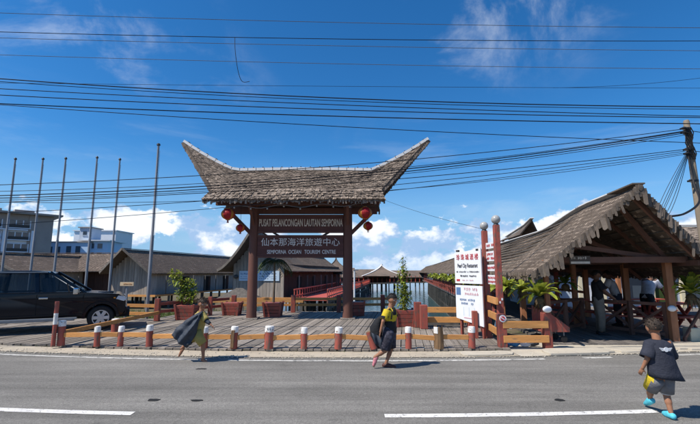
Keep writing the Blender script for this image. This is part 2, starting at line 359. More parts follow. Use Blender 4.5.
def shingles(mb, S, nu, nv, over=1.7, lift=.03, jit=.25, flip=1):
    """courses of overlapping shingles on the surface S(u, v), v = 0 at the eave"""
    for j in range(nv):
        off = random.random()
        for i in range(-1, nu):
            u0 = max(0., (i+off)/nu); u1 = min(1., (i+off+.93)/nu)
            if u1-u0 < .2/nu: continue
            v0 = max(-.4/nv, (j-jit*random.random())/nv); v1 = min(1., (j+over)/nv)
            a, b, c, d = (Vector(S(u, v)) for u, v in ((u0, v0), (u1, v0), (u1, v1), (u0, v1)))
            n = (b-a).cross(d-a)
            if n.length < 1e-9: n = (b-a).cross(c-b)
            n = n.normalized()*flip; l = lift*rr(.6, 1.5); k = rr(-.3, .3)*lift
            a2, b2, c2, d2 = a+n*(l+k), b+n*(l-k), c+n*.004, d+n*.004
            t = random.random()
            mb.add([a2, b2, c2, d2, a+n*.002, b+n*.002], [(0,1,2,3), (4,5,1,0), (4,0,3), (5,2,1)], t)
    return mb

def sheath(mb, S, nu, nv, t=.05, drop=.012):
    """closed board layer just under the surface S"""
    W = nu+1; top = [Vector(S(i/nu, j/nv))-Vector((0, 0, drop)) for j in range(nv+1) for i in range(W)]; n = len(top)
    q = [(j*W+i, j*W+i+1, (j+1)*W+i+1, (j+1)*W+i) for j in range(nv) for i in range(nu)]
    rim = [i for i in range(W)]+[j*W+nu for j in range(1, nv+1)]+[nv*W+i for i in range(nu-1, -1, -1)]+[j*W for j in range(nv-1, 0, -1)]
    fs = q+[tuple(n+k for k in f[::-1]) for f in q]+[(a, n+a, n+b, b) for a, b in zip(rim, rim[1:]+rim[:1])]
    return mb.add(top+[p-Vector((0, 0, t)) for p in top], fs)
# ------------------------------------------------------------------ ground, water, road
def smooth(a, b, x):
    t = max(0., min(1., (x-a)/(b-a))); return t*t*(3-2*t)
def ground_z(x, y):
    y0 = y-bend(x)
    if y0 < 8.8: return 0.
    land = -.16*smooth(8.8, 9.1, y0)
    left = land-.25*smooth(12.5, 14, y)-1.46*smooth(20, 27, y)  # dark bank added above the water, standing in for shade under the houses
    mid = land-2.6*smooth(10.0, 15.5, y)
    right = .0-.02*smooth(8.8, 9.0, y0)-2.7*smooth(12.5, 17, y)
    sea = smooth(0, 1, (x+6.5-max(0, y-15)*.02)/1.7) if y < 26 else smooth(-14, -5, x-.12*(y-26)); z = left+(mid-left)*sea
    if y > 110: z = min(z, -2.2-.4*smooth(110, 130, y))
    return z+(right-z)*smooth(3.3, 3.8, x)
def build_ground():
    xs = [-2500, -900, -300, -120, -60]+[-40+i*1.0 for i in range(28)]+[-12+i*.4 for i in range(66)]+[14.5+i*1.2 for i in range(12)]+[40, 80, 200, 700, 2500]
    ys = [-1500, -400, -100, -30, -10, 0, 4, 7, 8]+[8.4+i*.2 for i in range(40)]+[16.5+i*.5 for i in range(26)]+[32, 40, 60, 120, 300, 900, 2500]
    mb = MB(); mb.add([(x, y, ground_z(x, y)) for y in ys for x in xs],
                      [(j*len(xs)+i, j*len(xs)+i+1, (j+1)*len(xs)+i+1, (j+1)*len(xs)+i) for j in range(len(ys)-1) for i in range(len(xs)-1)])
    struct(mb.build('ground', 'soil', smooth=True, fix=False))
build_ground()
mb = MB(); mb.add([(-2500, 9.5, 0), (2500, 9.5, 0), (2500, 2500, 0), (-2500, 2500, 0)], [(0,1,2,3)]); struct(mb.build('water', 'water', loc=(0, 0, -2.0), fix=False))
def strip(y0, y1, z, x0, x1, step=.5, wob=0., ends=0., seed=0):
    mb = MB(); n = max(1, int((x1-x0)/step)); vs = []; fs = []
    for i in range(n+1):
        x = x0+(x1-x0)*i/n; w = wob*noise.noise(Vector((x*1.3, seed, 0)))+wob*.5*noise.noise(Vector((x*5.1, seed, 3)))
        vs += [(x, y0+bend(x)+w, z), (x, y1+bend(x)+wob*.4*noise.noise(Vector((x*2.2, seed, 8))), z)]
        if i: fs.append((2*i-2, 2*i, 2*i+1, 2*i-1))
    mb.add(vs, fs); return mb
struct(strip(1.9, 8.42, .004, -160, 160, 1.).build('road', 'asphalt', fix=False))
for x0, x1 in ((-60, -2.72), (-2.3, 3.72), (4.5, 5.1), (6.3, 7.4), (7.7, 60)):
    struct(strip(7.94, 8.045, .008, x0, x1, .12, .018, seed=x0).build('edge_line', 'worn_paint', fix=False))
struct(strip(2.25, 2.35, .008, -60, 60, .3, .01, seed=5).build('edge_line', 'worn_paint', fix=False))
for i in range(-9, 10):
    x0 = .40+i*6.2; struct(strip(4.965, 5.085, .0085, x0, x0+3.25, .1, .008, seed=i).build('centre_dash', 'road_paint', fix=False))
# broken concrete verge between the asphalt and the boardwalk
mb = strip(8.26, 8.86, .014, -70, 3.35, .12, .035, seed=2); struct(mb.build('verge', 'concrete', fix=False))
mb = strip(8.22, 10.0, .018, 3.35, 60, .12, .05, seed=4); struct(mb.build('verge', 'pale_concrete', fix=False))
def slab(x0, x1, y0, y1, z, h):
    mb = MB(); n = 18; p = []
    for k in range(n):
        a = 2*math.pi*k/n; q = 1+.22*noise.noise(Vector((math.cos(a)*2+x0, math.sin(a)*2, 1)))
        cx = (abs(math.cos(a))**.45)*math.copysign(1, math.cos(a)); cy = (abs(math.sin(a))**.45)*math.copysign(1, math.sin(a))
        x = (x0+x1)/2+cx*(x1-x0)/2*q; p.append((x, (y0+y1)/2+cy*(y1-y0)/2*q+bend(x)))
    mb.prism(p, 'z', z, z+h); return mb
for x0, x1, y0, y1, h in ((3.95, 5.4, 8.2, 8.75, .05), (5.5, 6.9, 8.28, 8.9, .035), (7.0, 8.6, 8.3, 8.95, .045), (2.2, 3.3, 8.32, 8.7, .03)):
    struct(slab(x0, x1, y0, y1, .012, h).build('verge_slab', 'pale_concrete', bevel=.01))
# sand and gravel crumbs along the verge
mb = MB()
for i in range(1500):
    x = rr(-12, 10); y = 8.1+abs(random.gauss(0, .28))+bend(x); r = rr(.005, .018)
    mb.ball((x, y, .014+r*.4), r, 3, (1, rr(.6, 1), .6))
stuff(tag(mb.build('gravel', 'pale_concrete', fix=False), 'pale gravel crumbs scattered along the road verge', 'gravel'))
# grass on the low bank left of the boardwalk
mb = MB()
def blade(x, y, z, h, w):
    a = rr(0, 6.28); dx, dy = math.cos(a), math.sin(a); b = rr(.2, .6)*h; lx, ly = rr(-1, 1)*b, rr(-1, 1)*b
    mb.add([(x-dx*w, y-dy*w, z), (x+dx*w, y+dy*w, z), (x+lx*.4+dx*w*.6, y+ly*.4+dy*w*.6, z+h*.6), (x+lx*.4-dx*w*.6, y+ly*.4-dy*w*.6, z+h*.6), (x+lx, y+ly, z+h)],
           [(0,1,2,3), (3,2,4)])
for i in range(9000):
    x = rr(-22, -5.0); y = rr(14.9, 22)
    if noise.noise(Vector((x*.6, y*.6, 2))) > -.15: blade(x, y, ground_z(x, y), rr(.1, .38), .012)
for i in range(160):
    x = rr(-9, 3.2); blade(x, 8.82+bend(x)+rr(-.05, .05), .0, rr(.02, .06), .006)
stuff(tag(mb.build('grass', 'grass_blade', fix=False), 'rough green grass on the low bank behind the left railing', 'grass'))
# dark tar spots on the asphalt
for (x, y, a, b, lab) in ((-2.55, 5.62, .075, .045, 'leftmost dark tar spot on the near asphalt'), (-1.98, 5.60, .075, .035, 'dark tar spot right of the leftmost one on the asphalt'), (2.72, 5.62, .065, .05, 'dark tar spot on the asphalt above the right lane dash'),
                          (-2.55, 7.35, .09, .03, 'long dark tar spot beside the running boy with the cape')):
    mb = MB(); pts = []
    for k in range(14):
        t = 2*math.pi*k/14; q = 1+.5*noise.noise(Vector((math.cos(t)*1.5+x, math.sin(t)*1.5+y, 0))); pts.append((math.cos(t)*a*q, math.sin(t)*b*q))
    mb.prism(pts, 'z', 0, .006); tag(mb.build('tar_spot', 'tar', loc=(x, y, .0045)), lab, 'tar spot')
# ------------------------------------------------------------------ boardwalk: every plank is a piece of its own
DX = .133
DT = .06                                       # level of the planks
deck = bpy.data.objects.new('boardwalk', None); col.objects.link(deck); struct(deck)
pm = []
for k in range(4):
    mb = MB(); n = 6; w = .074
    for i in range(n):
        y0, y1 = i/n, (i+1)/n
        a0, a1 = (.004*noise.noise(Vector((k*7, t*3, 0))) for t in (y0, y1))
        mb.add([(-w+a0,y0,-.04),(w+a0,y0,-.04),(w+a1,y1,-.04),(-w+a1,y1,-.04),(-w+a0,y0,0),(w+a0,y0,0),(w+a1,y1,0),(-w+a1,y1,0)],
               [(4,5,6,7),(3,0,4,7),(1,2,6,5)]+([(0,1,5,4)] if i == 0 else [])+([(2,3,7,6)] if i == n-1 else []))
    pm.append(mb.mesh('plank', 'plank', fix=False))
def back_edge(x): return 14.5 if x < -6.9 else (17.2 if x < 1.9 else 12.45)
np_ = 0; x = -13.3
while x < 3.42:
    yf = 8.86+bend(x)+rr(-.05, .03); rows = [yf, yf+2.75+rr(-.04, .04)]
    xe = x+DX*(rows[1]-yf)
    be = back_edge(x+DX*4)
    if be-rows[1] > 4.2: rows.append(rows[1]+2.75+rr(-.04, .04))
    rows.append(be+rr(-.04, .05))
    for a, b in zip(rows[:-1], rows[1:]):
        xa = x+DX*(a-yf)
        inst('plank', random.choice(pm), deck, (xa, a+.006, DT+rr(-.008, .006)), (rr(-.002, .002), rr(-.03, .03), -math.atan(DX)+rr(-.002, .002)), (rr(.95, 1.04), math.hypot(1, DX)*(b-a-.014), 1)); np_ += 1
    x += .166
mb = MB()
for y in (9.0, 10.3, 11.7, 13.0, 14.3):
    for i in range(34): xa = -13.3+i*.5; mb.bar((xa, y+bend(xa), -.07), (xa+.5, y+bend(xa+.5), -.07), .1, .16)
for y in (15.6, 17.0): mb.bar((-6.6, y, -.07), (2.3, y, -.07), .1, .16)
mb.build('joist', 'stilt', deck)
for x, y in [(xx, yy) for xx in (-6, -4, -2, 0, 1.8) for yy in (13.9, 16.9)]+[(-8.5, 14.3), (-10.5, 14.3), (2.4, 12.3), (3.4, 12.3)]:
    mb = MB(); mb.tube([(x, y, -2.7), (x, y, -.15)], .09, 8); mb.build('stilt', 'stilt', deck)
# pavilion floor of dark planks
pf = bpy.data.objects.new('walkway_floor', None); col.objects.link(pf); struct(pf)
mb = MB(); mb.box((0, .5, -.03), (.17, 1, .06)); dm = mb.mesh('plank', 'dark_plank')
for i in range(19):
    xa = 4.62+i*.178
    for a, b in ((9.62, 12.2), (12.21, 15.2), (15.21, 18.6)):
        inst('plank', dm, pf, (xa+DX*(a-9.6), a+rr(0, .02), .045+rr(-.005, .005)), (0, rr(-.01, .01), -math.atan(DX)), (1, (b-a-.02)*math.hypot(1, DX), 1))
# ------------------------------------------------------------------ the gateway
def build_gate():
    GY = 14.5
    g = thing('gateway', 'dark timber gateway with horned shingle roof and two lettered boards over boardwalk', 'gateway', (-1.74, GY, DT))
    cz = -DT
    for x in (-1.66, 1.66):
        mb = MB(); mb.lathe([(.185, 0), (.175, .2), (.165, 2.2), (.155, 4.3)], 14, (x, 0, 0)); mb.build('column', 'gate_wood', g, smooth=True)
        mb = MB(); mb.box((x, -.02, .02), (.5, .5, .04)); mb.build('base_plate', 'plank', g)
    def board(z0, z1, name, lines):
        w = 3.02
        b = MB(); b.box((0, -.06, (z0+z1)/2+cz), (w, .07, z1-z0)); o = b.build(name, 'sign_wood', g, bevel=.006)
        f = MB()
        for z in (z0+.02, z1-.02): f.box((0, -.06, z+cz), (w+.02, .11, .05))
        f.build('frame', 'gate_wood', o, bevel=.005)
        for (txt, size, zz, m, sx, bold) in lines:
            if '|' in txt:
                for wd, cx in zip(txt.split('|'), (-.83, -.19, .42, 1.0)): lettering(wd, size, m, o, (cx, -.1, zz+cz), sx=sx, bold=bold, thick=.006)
            else: lettering(txt, size, m, o, (0, -.1, zz+cz), sx=sx, bold=bold, thick=.006)
    board(3.02, 3.66, 'sign_board', [('PUSAT PELANCONGAN LAUTAN SEMPORNA', .36, 3.36, 'cream_letter', .405, .007)])
    board(2.15, 2.93, 'sign_board', [('\u4ed9\u672c\u90a3\u6d77\u6d0b\u65c5\u904a\u4e2d\u5fc3', .30, 2.67, 'white_letter', 1.03, .0), ('SEMPORNA|OCEAN|TOURISM|CENTRE', .19, 2.34, 'white_letter', .69, .002)])
    mb = MB(); mb.bar((-2.75, 0, 3.80+cz), (2.7, 0, 3.80+cz), .16, .2); mb.build('beam', 'gate_wood', g)
    for y in (-.62, .62): mb = MB(); mb.bar((-2.85, y, 3.98+cz), (2.75, y, 3.98+cz), .12, .14); mb.build('beam', 'gate_wood', g)
    for x in (-1.66, 1.66): mb = MB(); mb.bar((x, -.9, 3.93+cz), (x, .9, 3.93+cz), .14, .16); mb.build('cross_beam', 'gate_wood', g)
    for s in (-1, 1):
        mb = MB(); mb.bar((s*1.72, 0, 2.95+cz), (s*2.62, 0, 3.84+cz), .11, .13); mb.build('brace', 'gate_wood', g)
        mb = MB(); mb.bar((s*.72, .0, 2.88+cz), (s*1.05, .0, 3.08+cz), .06, .07); mb.build('brace', 'dark_metal', g)
        mb = MB(); mb.bar((s*1.66, -.1, 3.3+cz), (s*1.66, -.85, 3.95+cz), .09, .1); mb.build('brace', 'gate_wood', g)
    # horned saddle roof
    XL, XR = -4.32, 4.59
    def ridge(u):
        x = XL+(XR-XL)*u
        e = max(0, -2.42-x, x-2.5) if True else 0
        full = (-2.42-XL) if x < 0 else (XR-2.5)
        t = e/full
        return x, 5.27+cz-.03*math.cos(u*6.28)+(1.1 if x < 0 else 1.2)*(.78*t+.22*t*t)
    def eave(u): return -2.92+(2.80+2.92)*u
    def S(side):
        def f(u, v):
            rx, rz = ridge(u); ex = eave(u); k = max(v, 0.)**1.12+min(v, 0.)
            return (ex+(rx-ex)*k, side*(.86*(1-v)+.03), 4.40+cz+(rz-4.40-cz)*k)
        return f
    def K(side):
        def f(u, v):
            e = eave(u); x0 = -3.12+(2.90+3.12)*u
            return (x0+(e-x0)*v, side*(1.22-.34*v), 4.02+cz+.42*v)
        return f
    for s in (-1, 1):
        sh = MB(); sheath(sh, S(s), 40, 10); sheath(sh, K(s), 20, 3)
        roof = sh.build('roof', 'thatch_dark', g)
        m = MB(); shingles(m, S(s), 84, 26, 1.8, .028, .35, flip=-s)
        shingles(m, K(s), 92, 4, 1.6, .045, .5, flip=-s); stuff(m.build('shingles', 'shingle', roof, fix=False))
        # ragged fringe hanging from the eave
        m = MB()
        for i in range(120):
            u = (i+.5)/120; p = Vector(K(s)(u, 0)); w = rr(.02, .033); h = rr(.07, .2)
            m.box((p.x+rr(-.01, .01), p.y-.01*s+rr(-.02, .02), p.z+.03-h/2), (w*2, .012, h), Matrix.Rotation(rr(-.06, .06), 3, 'Y'), random.random())
        stuff(m.build('fringe', 'shingle', roof, fix=False))
    # verge boards down the four gable edges, and the pale ridge cap
    for s in (-1, 1):
        for u in (0, 1):
            m = MB(); pts = [Vector(S(s)(u, j/8)) for j in range(9)]
            for a, b in zip(pts[:-1], pts[1:]): m.bar(a+Vector(((u-.5)*.06, 0, -.03)), b+Vector(((u-.5)*.06, 0, -.03)), .05, .13)
            m.build('verge_board', 'thatch_dark', g)
            m = MB()
            for j in range(34):
                p = Vector(S(s)(u, (j+.5)/34)); m.box(p+Vector(((u-.5)*.10, 0, -.05)), (.10, .03, rr(.1, .2)), Matrix.Rotation(rr(-.3, .3)+(.45 if u else -.45), 3, 'Y'), random.random())
            stuff(m.build('verge_shingles', 'shingle', g, fix=False))
    rid = None
    for k in range(30):
        m = MB(); a, b = ridge(k/30), ridge((k+1)/30)
        m.bar((a[0]-.01, 0, a[1]+.045), (b[0]+.01, 0, b[1]+.045), .17, .095); m.build('ridge_cap', 'ridge_metal', g)
    m = MB()
    for k in range(26): a = ridge((k+.5)/26); m.box((a[0], 0, a[1]+.11), (.035, .16, .035))
    stuff(m.build('ridge_nails', 'dark_metal', g))
    for u in [(k+.5)/9 for k in range(9)]:
        for s in (-1, 1):
            m = MB(); a = Vector(S(s)(u, 1)); b = Vector(K(s)(u, 0)); m.bar(a+Vector((0, 0, -.12)), Vector(S(s)(u, 0))+Vector((0, 0, -.12)), .06, .08); m.build('rafter', 'gate_wood', g)
    # string of bulbs sagging under the eave
    m = MB(); pts = [(-2.3+4.4*t, -1.0, 3.78+cz+.10*t+.05*math.sin(t*20)) for t in [i/24 for i in range(25)]]; m.tube(pts, .012, 5)
    c = m.build('light_string', 'cable_grey', g)
    for i in range(1, 25, 3): m = MB(); m.ball((pts[i][0], pts[i][1], pts[i][2]-.05), .03, 6); m.build('bulb', 'globe', c, smooth=True)
    return g
build_gate()
def lantern(x, y, z, r, top, label):
    t = thing('paper_lantern', label, 'lantern', (x, y, z-r*1.25), group='paper lanterns under the gateway eaves'); c = r*1.25
    n = 24; prof = [(max(.02, r*math.sin(math.pi*(i+.8)/11.6)), -r*.86*math.cos(math.pi*(i+.8)/11.6)) for i in range(11)]
    mb = MB()
    for k in range(n):
        a0, a1 = 2*math.pi*k/n, 2*math.pi*(k+1)/n; mb.cur = 1 if k in (13, 14, 15, 21, 22, 5, 6) else 0
        am = (a0+a1)/2
        for (r0, z0), (r1, z1) in zip(prof[:-1], prof[1:]):
            mb.add([(r0*math.cos(a0), r0*math.sin(a0), c+z0), (r0*math.cos(am)*1.03, r0*math.sin(am)*1.03, c+z0), (r0*math.cos(a1), r0*math.sin(a1), c+z0),
                    (r1*math.cos(a1), r1*math.sin(a1), c+z1), (r1*math.cos(am)*1.03, r1*math.sin(am)*1.03, c+z1), (r1*math.cos(a0), r1*math.sin(a0), c+z1)], [(0,1,4,5), (1,2,3,4)])
    mb.build('shade', ['lantern_red', 'lantern_gold'], t, smooth=True, angle=0, fix=False)
    for s in (-1, 1): mb = MB(); mb.lathe([(r*.33, c+s*r*.84-.015), (r*.33, c+s*r*.84+.015)], 12); mb.build('rim', 'lantern_gold', t)
    mb = MB()
    for k in range(7): a = k*.9; mb.tube([(math.cos(a)*.015, math.sin(a)*.015, c-r*.84), (math.cos(a)*.03, math.sin(a)*.03, c-r*1.35)], .006, 4)
    mb.build('tassel', 'lantern_red', t)
    mb = MB(); mb.tube([(0, 0, c+r*.84), (0, 0, top-(z-r*1.25))], .006, 5); mb.build('cord', 'cable_black', t)
lantern(-4.07, 13.55, 3.56, .22, 4.02, 'large red and gold paper lantern at the left end of the gateway eave')
lantern(-3.80, 14.15, 3.16, .155, 3.95, 'small paper lantern tucked behind the left gateway brace')
lantern(.50, 13.55, 3.60, .235, 4.02, 'large red paper lantern at the right end of the gateway eave')
lantern(.62, 14.05, 3.22, .165, 3.95, 'small paper lantern hanging below the right large lantern')

# ------------------------------------------------------------------ low barrier along the road: bollards and rails
def bollard(x, y, h, r, label, kind='plain', lean=0.):
    t = thing('bollard', label, 'bollard', (x, y, DT), group='bollards along the boardwalk edge')
    t.rotation_euler = (rr(-.035, .035), rr(-.035, .035), rr(0, 6)) if not lean else (0, lean, 0)
    cap = {'plain': .115, 'none': 0, 'short': .09, 'stump': 0}[kind]
    if kind == 'stump':
        mb = MB(); n = 18
        for j in range(6):
            pass
        prof = []
        vs = []; fs = []
        for j in range(8):
            for k in range(n):
                a = 2*math.pi*k/n; q = r*(1.05-.02*j)*(1+.13*noise.noise(Vector((math.cos(a)*3, math.sin(a)*3, j*.25))))
                zz = h*j/7+(.09*noise.noise(Vector((math.cos(a)*4, math.sin(a)*4, 5))) if j == 7 else 0); vs.append((q*math.cos(a), q*math.sin(a), zz))
        for j in range(7):
            for k in range(n): fs.append((j*n+k, j*n+(k+1) % n, (j+1)*n+(k+1) % n, (j+1)*n+k))
        vs.append((0, 0, h-.13)); fs += [(7*n+k, 7*n+(k+1) % n, 8*n) for k in range(n)]
        mb.add(vs, fs); mb.build('post', 'stump_wood', t)
        for k, (a, hh) in enumerate(((-.25, .10), (-.75, .05))):
            mb = MB(); mb.box((r*.88*math.cos(a), r*.88*math.sin(a), h-.06), (.03, .055, .13), Matrix.Rotation(a, 3, 'Z')); mb.build('paint_flake', 'white_paint', t)
        return t
    nb = 14; mb = MB(); mb.lathe([(r*1.03, 0), (r, .05), (r*.99, h-cap)], nb); mb.build('post', 'red_paint', t, smooth=True)
    if cap:
        mb = MB(); mb.lathe([(r*1.035, h-cap-.004), (r*1.03, h-.02), (r*.92, h), (r*.5, h+.006)], nb); c = mb.build('cap', 'white_paint', t, smooth=True)
    else:
        mb = MB(); mb.lathe([(r*.98, h-.002), (r*.6, h+.012)], nb); c = mb.build('top', 'stump_wood', t)
    return t
BL = [(-6.33, 9.30, .53, .075, 'white-capped bollard beside the tall striped marker pole', 'plain'),
      (-5.48, 9.20, .42, .062, 'white-capped red bollard in front of the pickup front wheel', 'plain'),
      (-5.00, 9.24, .42, .062, 'white-capped red bollard just right of the pickup nose', 'plain'),
      (-4.33, 9.17, .45, .072, 'white-capped red bollard left of the boy with the cape', 'plain'),
      (-3.09, 9.02, .43, .072, 'white-capped red bollard behind the boy with the cape', 'plain'),
      (-2.45, 8.96, .45, .075, 'weathered bollard with a split brown front, right of the caped boy', 'plain'),
      (-1.71, 8.93, .46, .095, 'thickest white-capped bollard, with two dark marks on its cap', 'plain'),
      (-.97, 8.92, .43, .07, 'slim white-capped bollard in front of the middle of the gateway', 'plain'),
      (-.25, 8.92, .44, .08, 'white-capped bollard in front of the right gateway column', 'plain'),
      (1.23, 8.94, .44, .068, 'white-capped bollard just right of the boy in yellow', 'plain'),
      (1.88, 8.97, .44, .10, 'broken splintered brown stump of a bollard', 'stump'),
      (2.58, 9.00, .44, .075, 'white-capped bollard below the white notice boards', 'plain')]
for i, (x, y, h, r, lab, kind) in enumerate(BL):
    b = bollard(x, y, h, r, lab, kind)
    if i == 5:
        mb = MB(); mb.box((-.02, -.072, .2), (.07, .03, .36)); s = mb.build('splintered_face', 'stump_wood', b, bevel=.01); b.rotation_euler.z = 0
    if i == 6:
        b.rotation_euler.z = 0
        for s in (-1, 1): mb = MB(); mb.box((s*.022, -.095, h-.05), (.014, .012, .045)); mb.build('mark', 'ink_black', b)
bollard(.50, 8.92, .36, .072, 'leaning capless red bollard behind the boy in yellow', 'none', -.28)
bollard(-6.33, 11.4, .34, .1, 'white-capped bollard set back beside the pickup nose', 'plain')
xs = sorted([(b[0], b[1], b[3]) for b in BL]+[(.47, 8.93, .07)])
names = ['striped marker pole', 'pickup wheel bollard', 'pickup nose bollard', 'bollard left of the caped boy', 'bollard behind the caped boy', 'split weathered bollard', 'thickest bollard', 'slim mid gateway bollard',
         'bollard before the right gateway column', 'leaning bollard', 'bollard right of the boy in yellow', 'splintered stump']
for i, ((x0, y0, r0), (x1, y1, r1)) in enumerate(zip(xs[:-1], xs[1:])):
    mb = MB(); L_ = x1-x0-r0*.9-r1*.9; a = math.atan2(y1-y0, x1-x0); z0 = .235+rr(-.012, .012); d = rr(-.02, .02)
    mb.bar((-L_/2, 0, -d), (L_/2, 0, d), .055, .095)
    tag(mb.build('barrier_rail', 'orange_wood', loc=((x0+r0*.9+x1-r1*.9)/2, (y0+y1)/2, z0+DT), bevel=.006), 'orange timber rail running right from the '+names[i], 'rail', 'rails of the low roadside barrier').rotation_euler.z = a
mb = MB(); mb.bar((0, 0, 0), (.22, 4.1, .04), .06, .1); tag(mb.build('barrier_rail', 'orange_wood', loc=(-6.36, 9.38, .32), bevel=.006), 'long orange rail slanting back from the striped pole past the pickup nose', 'rail', 'rails of the low roadside barrier')
t = thing('marker_pole', 'slim red and white striped marker pole at the left end of the barrier', 'pole', (-6.43, 9.2, DT))
for i, (z0, z1, m) in enumerate(((0, .46, 'red_paint'), (.46, .70, 'white_paint'), (.70, .95, 'red_paint'))): mb = MB(); mb.lathe([(.042, z0), (.042, z1)], 12); mb.build('band', m, t, smooth=True)

# ------------------------------------------------------------------ timber railings with posts
def railing(name, label, pts, posts, h, rails, pm='red_paint', rm='orange_wood', pw=.15, rh=.1, z=DT, round_top=False, group=None):
    a = Vector((*pts[0], z)); t = thing(name, label, 'railing', a, group=group)
    seg = [(Vector((*p, z)), Vector((*q, z))) for p, q in zip(pts[:-1], pts[1:])]
    for p in posts:
        mb = MB(); q = Vector((*p[:2], z))-a; hh = p[2] if len(p) > 2 else h
        mb.box(q+Vector((0, 0, hh/2)), (pw, pw, hh)); mb.build('post', pm, t, bevel=.012)
    for p, q in seg:
        for rz in rails: mb = MB(); mb.bar(p-a+Vector((0, -.05, rz)), q-a+Vector((0, -.05, rz)), .05, rh); mb.build('rail', rm, t, bevel=.006)
    return t
railing('railing', 'orange two-rail fence with red posts along the back of the boardwalk', [(-4.75, 16.6), (1.75, 16.9)],
        [(-4.6, 16.6), (-3.95, 16.63), (-2.26, 16.7), (-.45, 16.78), (1.32, 16.87)], .68, (.3, .53), 'red_paint', 'orange_wood', .17, .1)
railing('railing', 'orange fence with red posts on the left beside the leafy bush', [(-8.6, 14.35), (-6.3, 13.9)], [(-8.6, 14.35), (-6.35, 13.85, .72)], .62, (.22, .48), 'red_paint', 'orange_wood', .15, .11)
railing('railing', 'reddish fence slanting back from the bush towards the gateway', [(-6.3, 13.9), (-4.75, 16.5)], [(-5.75, 14.75, .66), (-5.2, 15.6, .68)], .66, (.3, .55), 'red_paint', 'red_paint', .14, .1)
railing('railing', 'short orange two-board fence between red posts under the white notice boards', [(1.98, 12.3), (3.62, 12.25)], [(1.98, 12.3, .72), (2.1, 12.0, .66), (3.5, 12.2, .6)], .68, (.22, .5), 'red_paint', 'orange_wood', .2, .16)
railing('railing', 'wide orange two-board fence between tall red posts beside the pavilion', [(3.28, 9.12), (4.27, 9.15)], [(3.28, 9.14, .74), (4.27, 9.18, .76)], .75, (.22, .52), 'red_paint', 'orange_wood', .17, .15, z=.01)
railing('railing', 'stepped orange rails running back along the signpost', [(3.25, 9.3), (3.62, 12.2)], [(3.6, 11.4, .7), (3.05, 10.3, .65)], .6, (.28, .6, .95), 'red_paint', 'orange_wood', .12, .15)
# round badge on the fence post and the white float on its neighbour
mb = MB(); mb.lathe([(.075, 0), (.075, .012)], 18, rot=Matrix.Rotation(R(90), 3, 'X')); t = tag(mb.build('round_badge', 'board_white', loc=(3.28, 9.05, .66)), 'round white and red badge on the red fence post', 'sign')
mb = MB(); mb.lathe([(.05, .013), (.05, .018)], 18, rot=Matrix.Rotation(R(90), 3, 'X')); mb.build('red_disc', 'ink_red', t)
mb = MB(); mb.box((0, -.021, 0), (.085, .006, .018), Matrix.Rotation(.6, 3, 'Y')); mb.build('slash', 'board_white', t)
def float_ball(x, y, z, r, label):
    mb = MB(); mb.ball((0, 0, 0), r, 8, (1.15, .75, .85)); tag(mb.build('float', 'board_white', loc=(x, y, z), smooth=True), label, 'float')
float_ball(4.27, 9.09, .85, .085, 'white plastic float on the tall red post left of the entrance')
float_ball(7.58, 9.88, .80, .085, 'white plastic float tied to the right pavilion post')
def print_row(parent, material, c, w, h, n, tall=False, axis='x', name='print'):
    """a row of small strokes: print that cannot be read at this distance"""
    mb = MB(); st = w/n
    for k in range(n):
        if k and random.random() < .1: continue
        x = -w/2+(k+.5)*st; hh = h*(rr(.7, 1) if tall else rr(.5, 1)); a = st*.2
        parts = [(-.25+rr(-.06, .06), rr(-.1, .1)*h, a*rr(.7, 1.3), hh), (.12+rr(-.1, .1), rr(-.14, .14)*h, a*rr(.7, 1.3), hh*rr(.45, .9))]
        if random.random() < .5: parts.append((rr(-.15, .1), rr(-.35, .35)*h, st*.4, h*.14))
        for dx, dz, ww, zz in parts:
            if axis == 'x': mb.box((x+dx*st, 0, dz), (ww, .006, zz))
            else: mb.box((0, -x-dx*st, dz), (.006, ww, zz))
    return stuff(mb.build(name, material, parent, loc=c, fix=False))
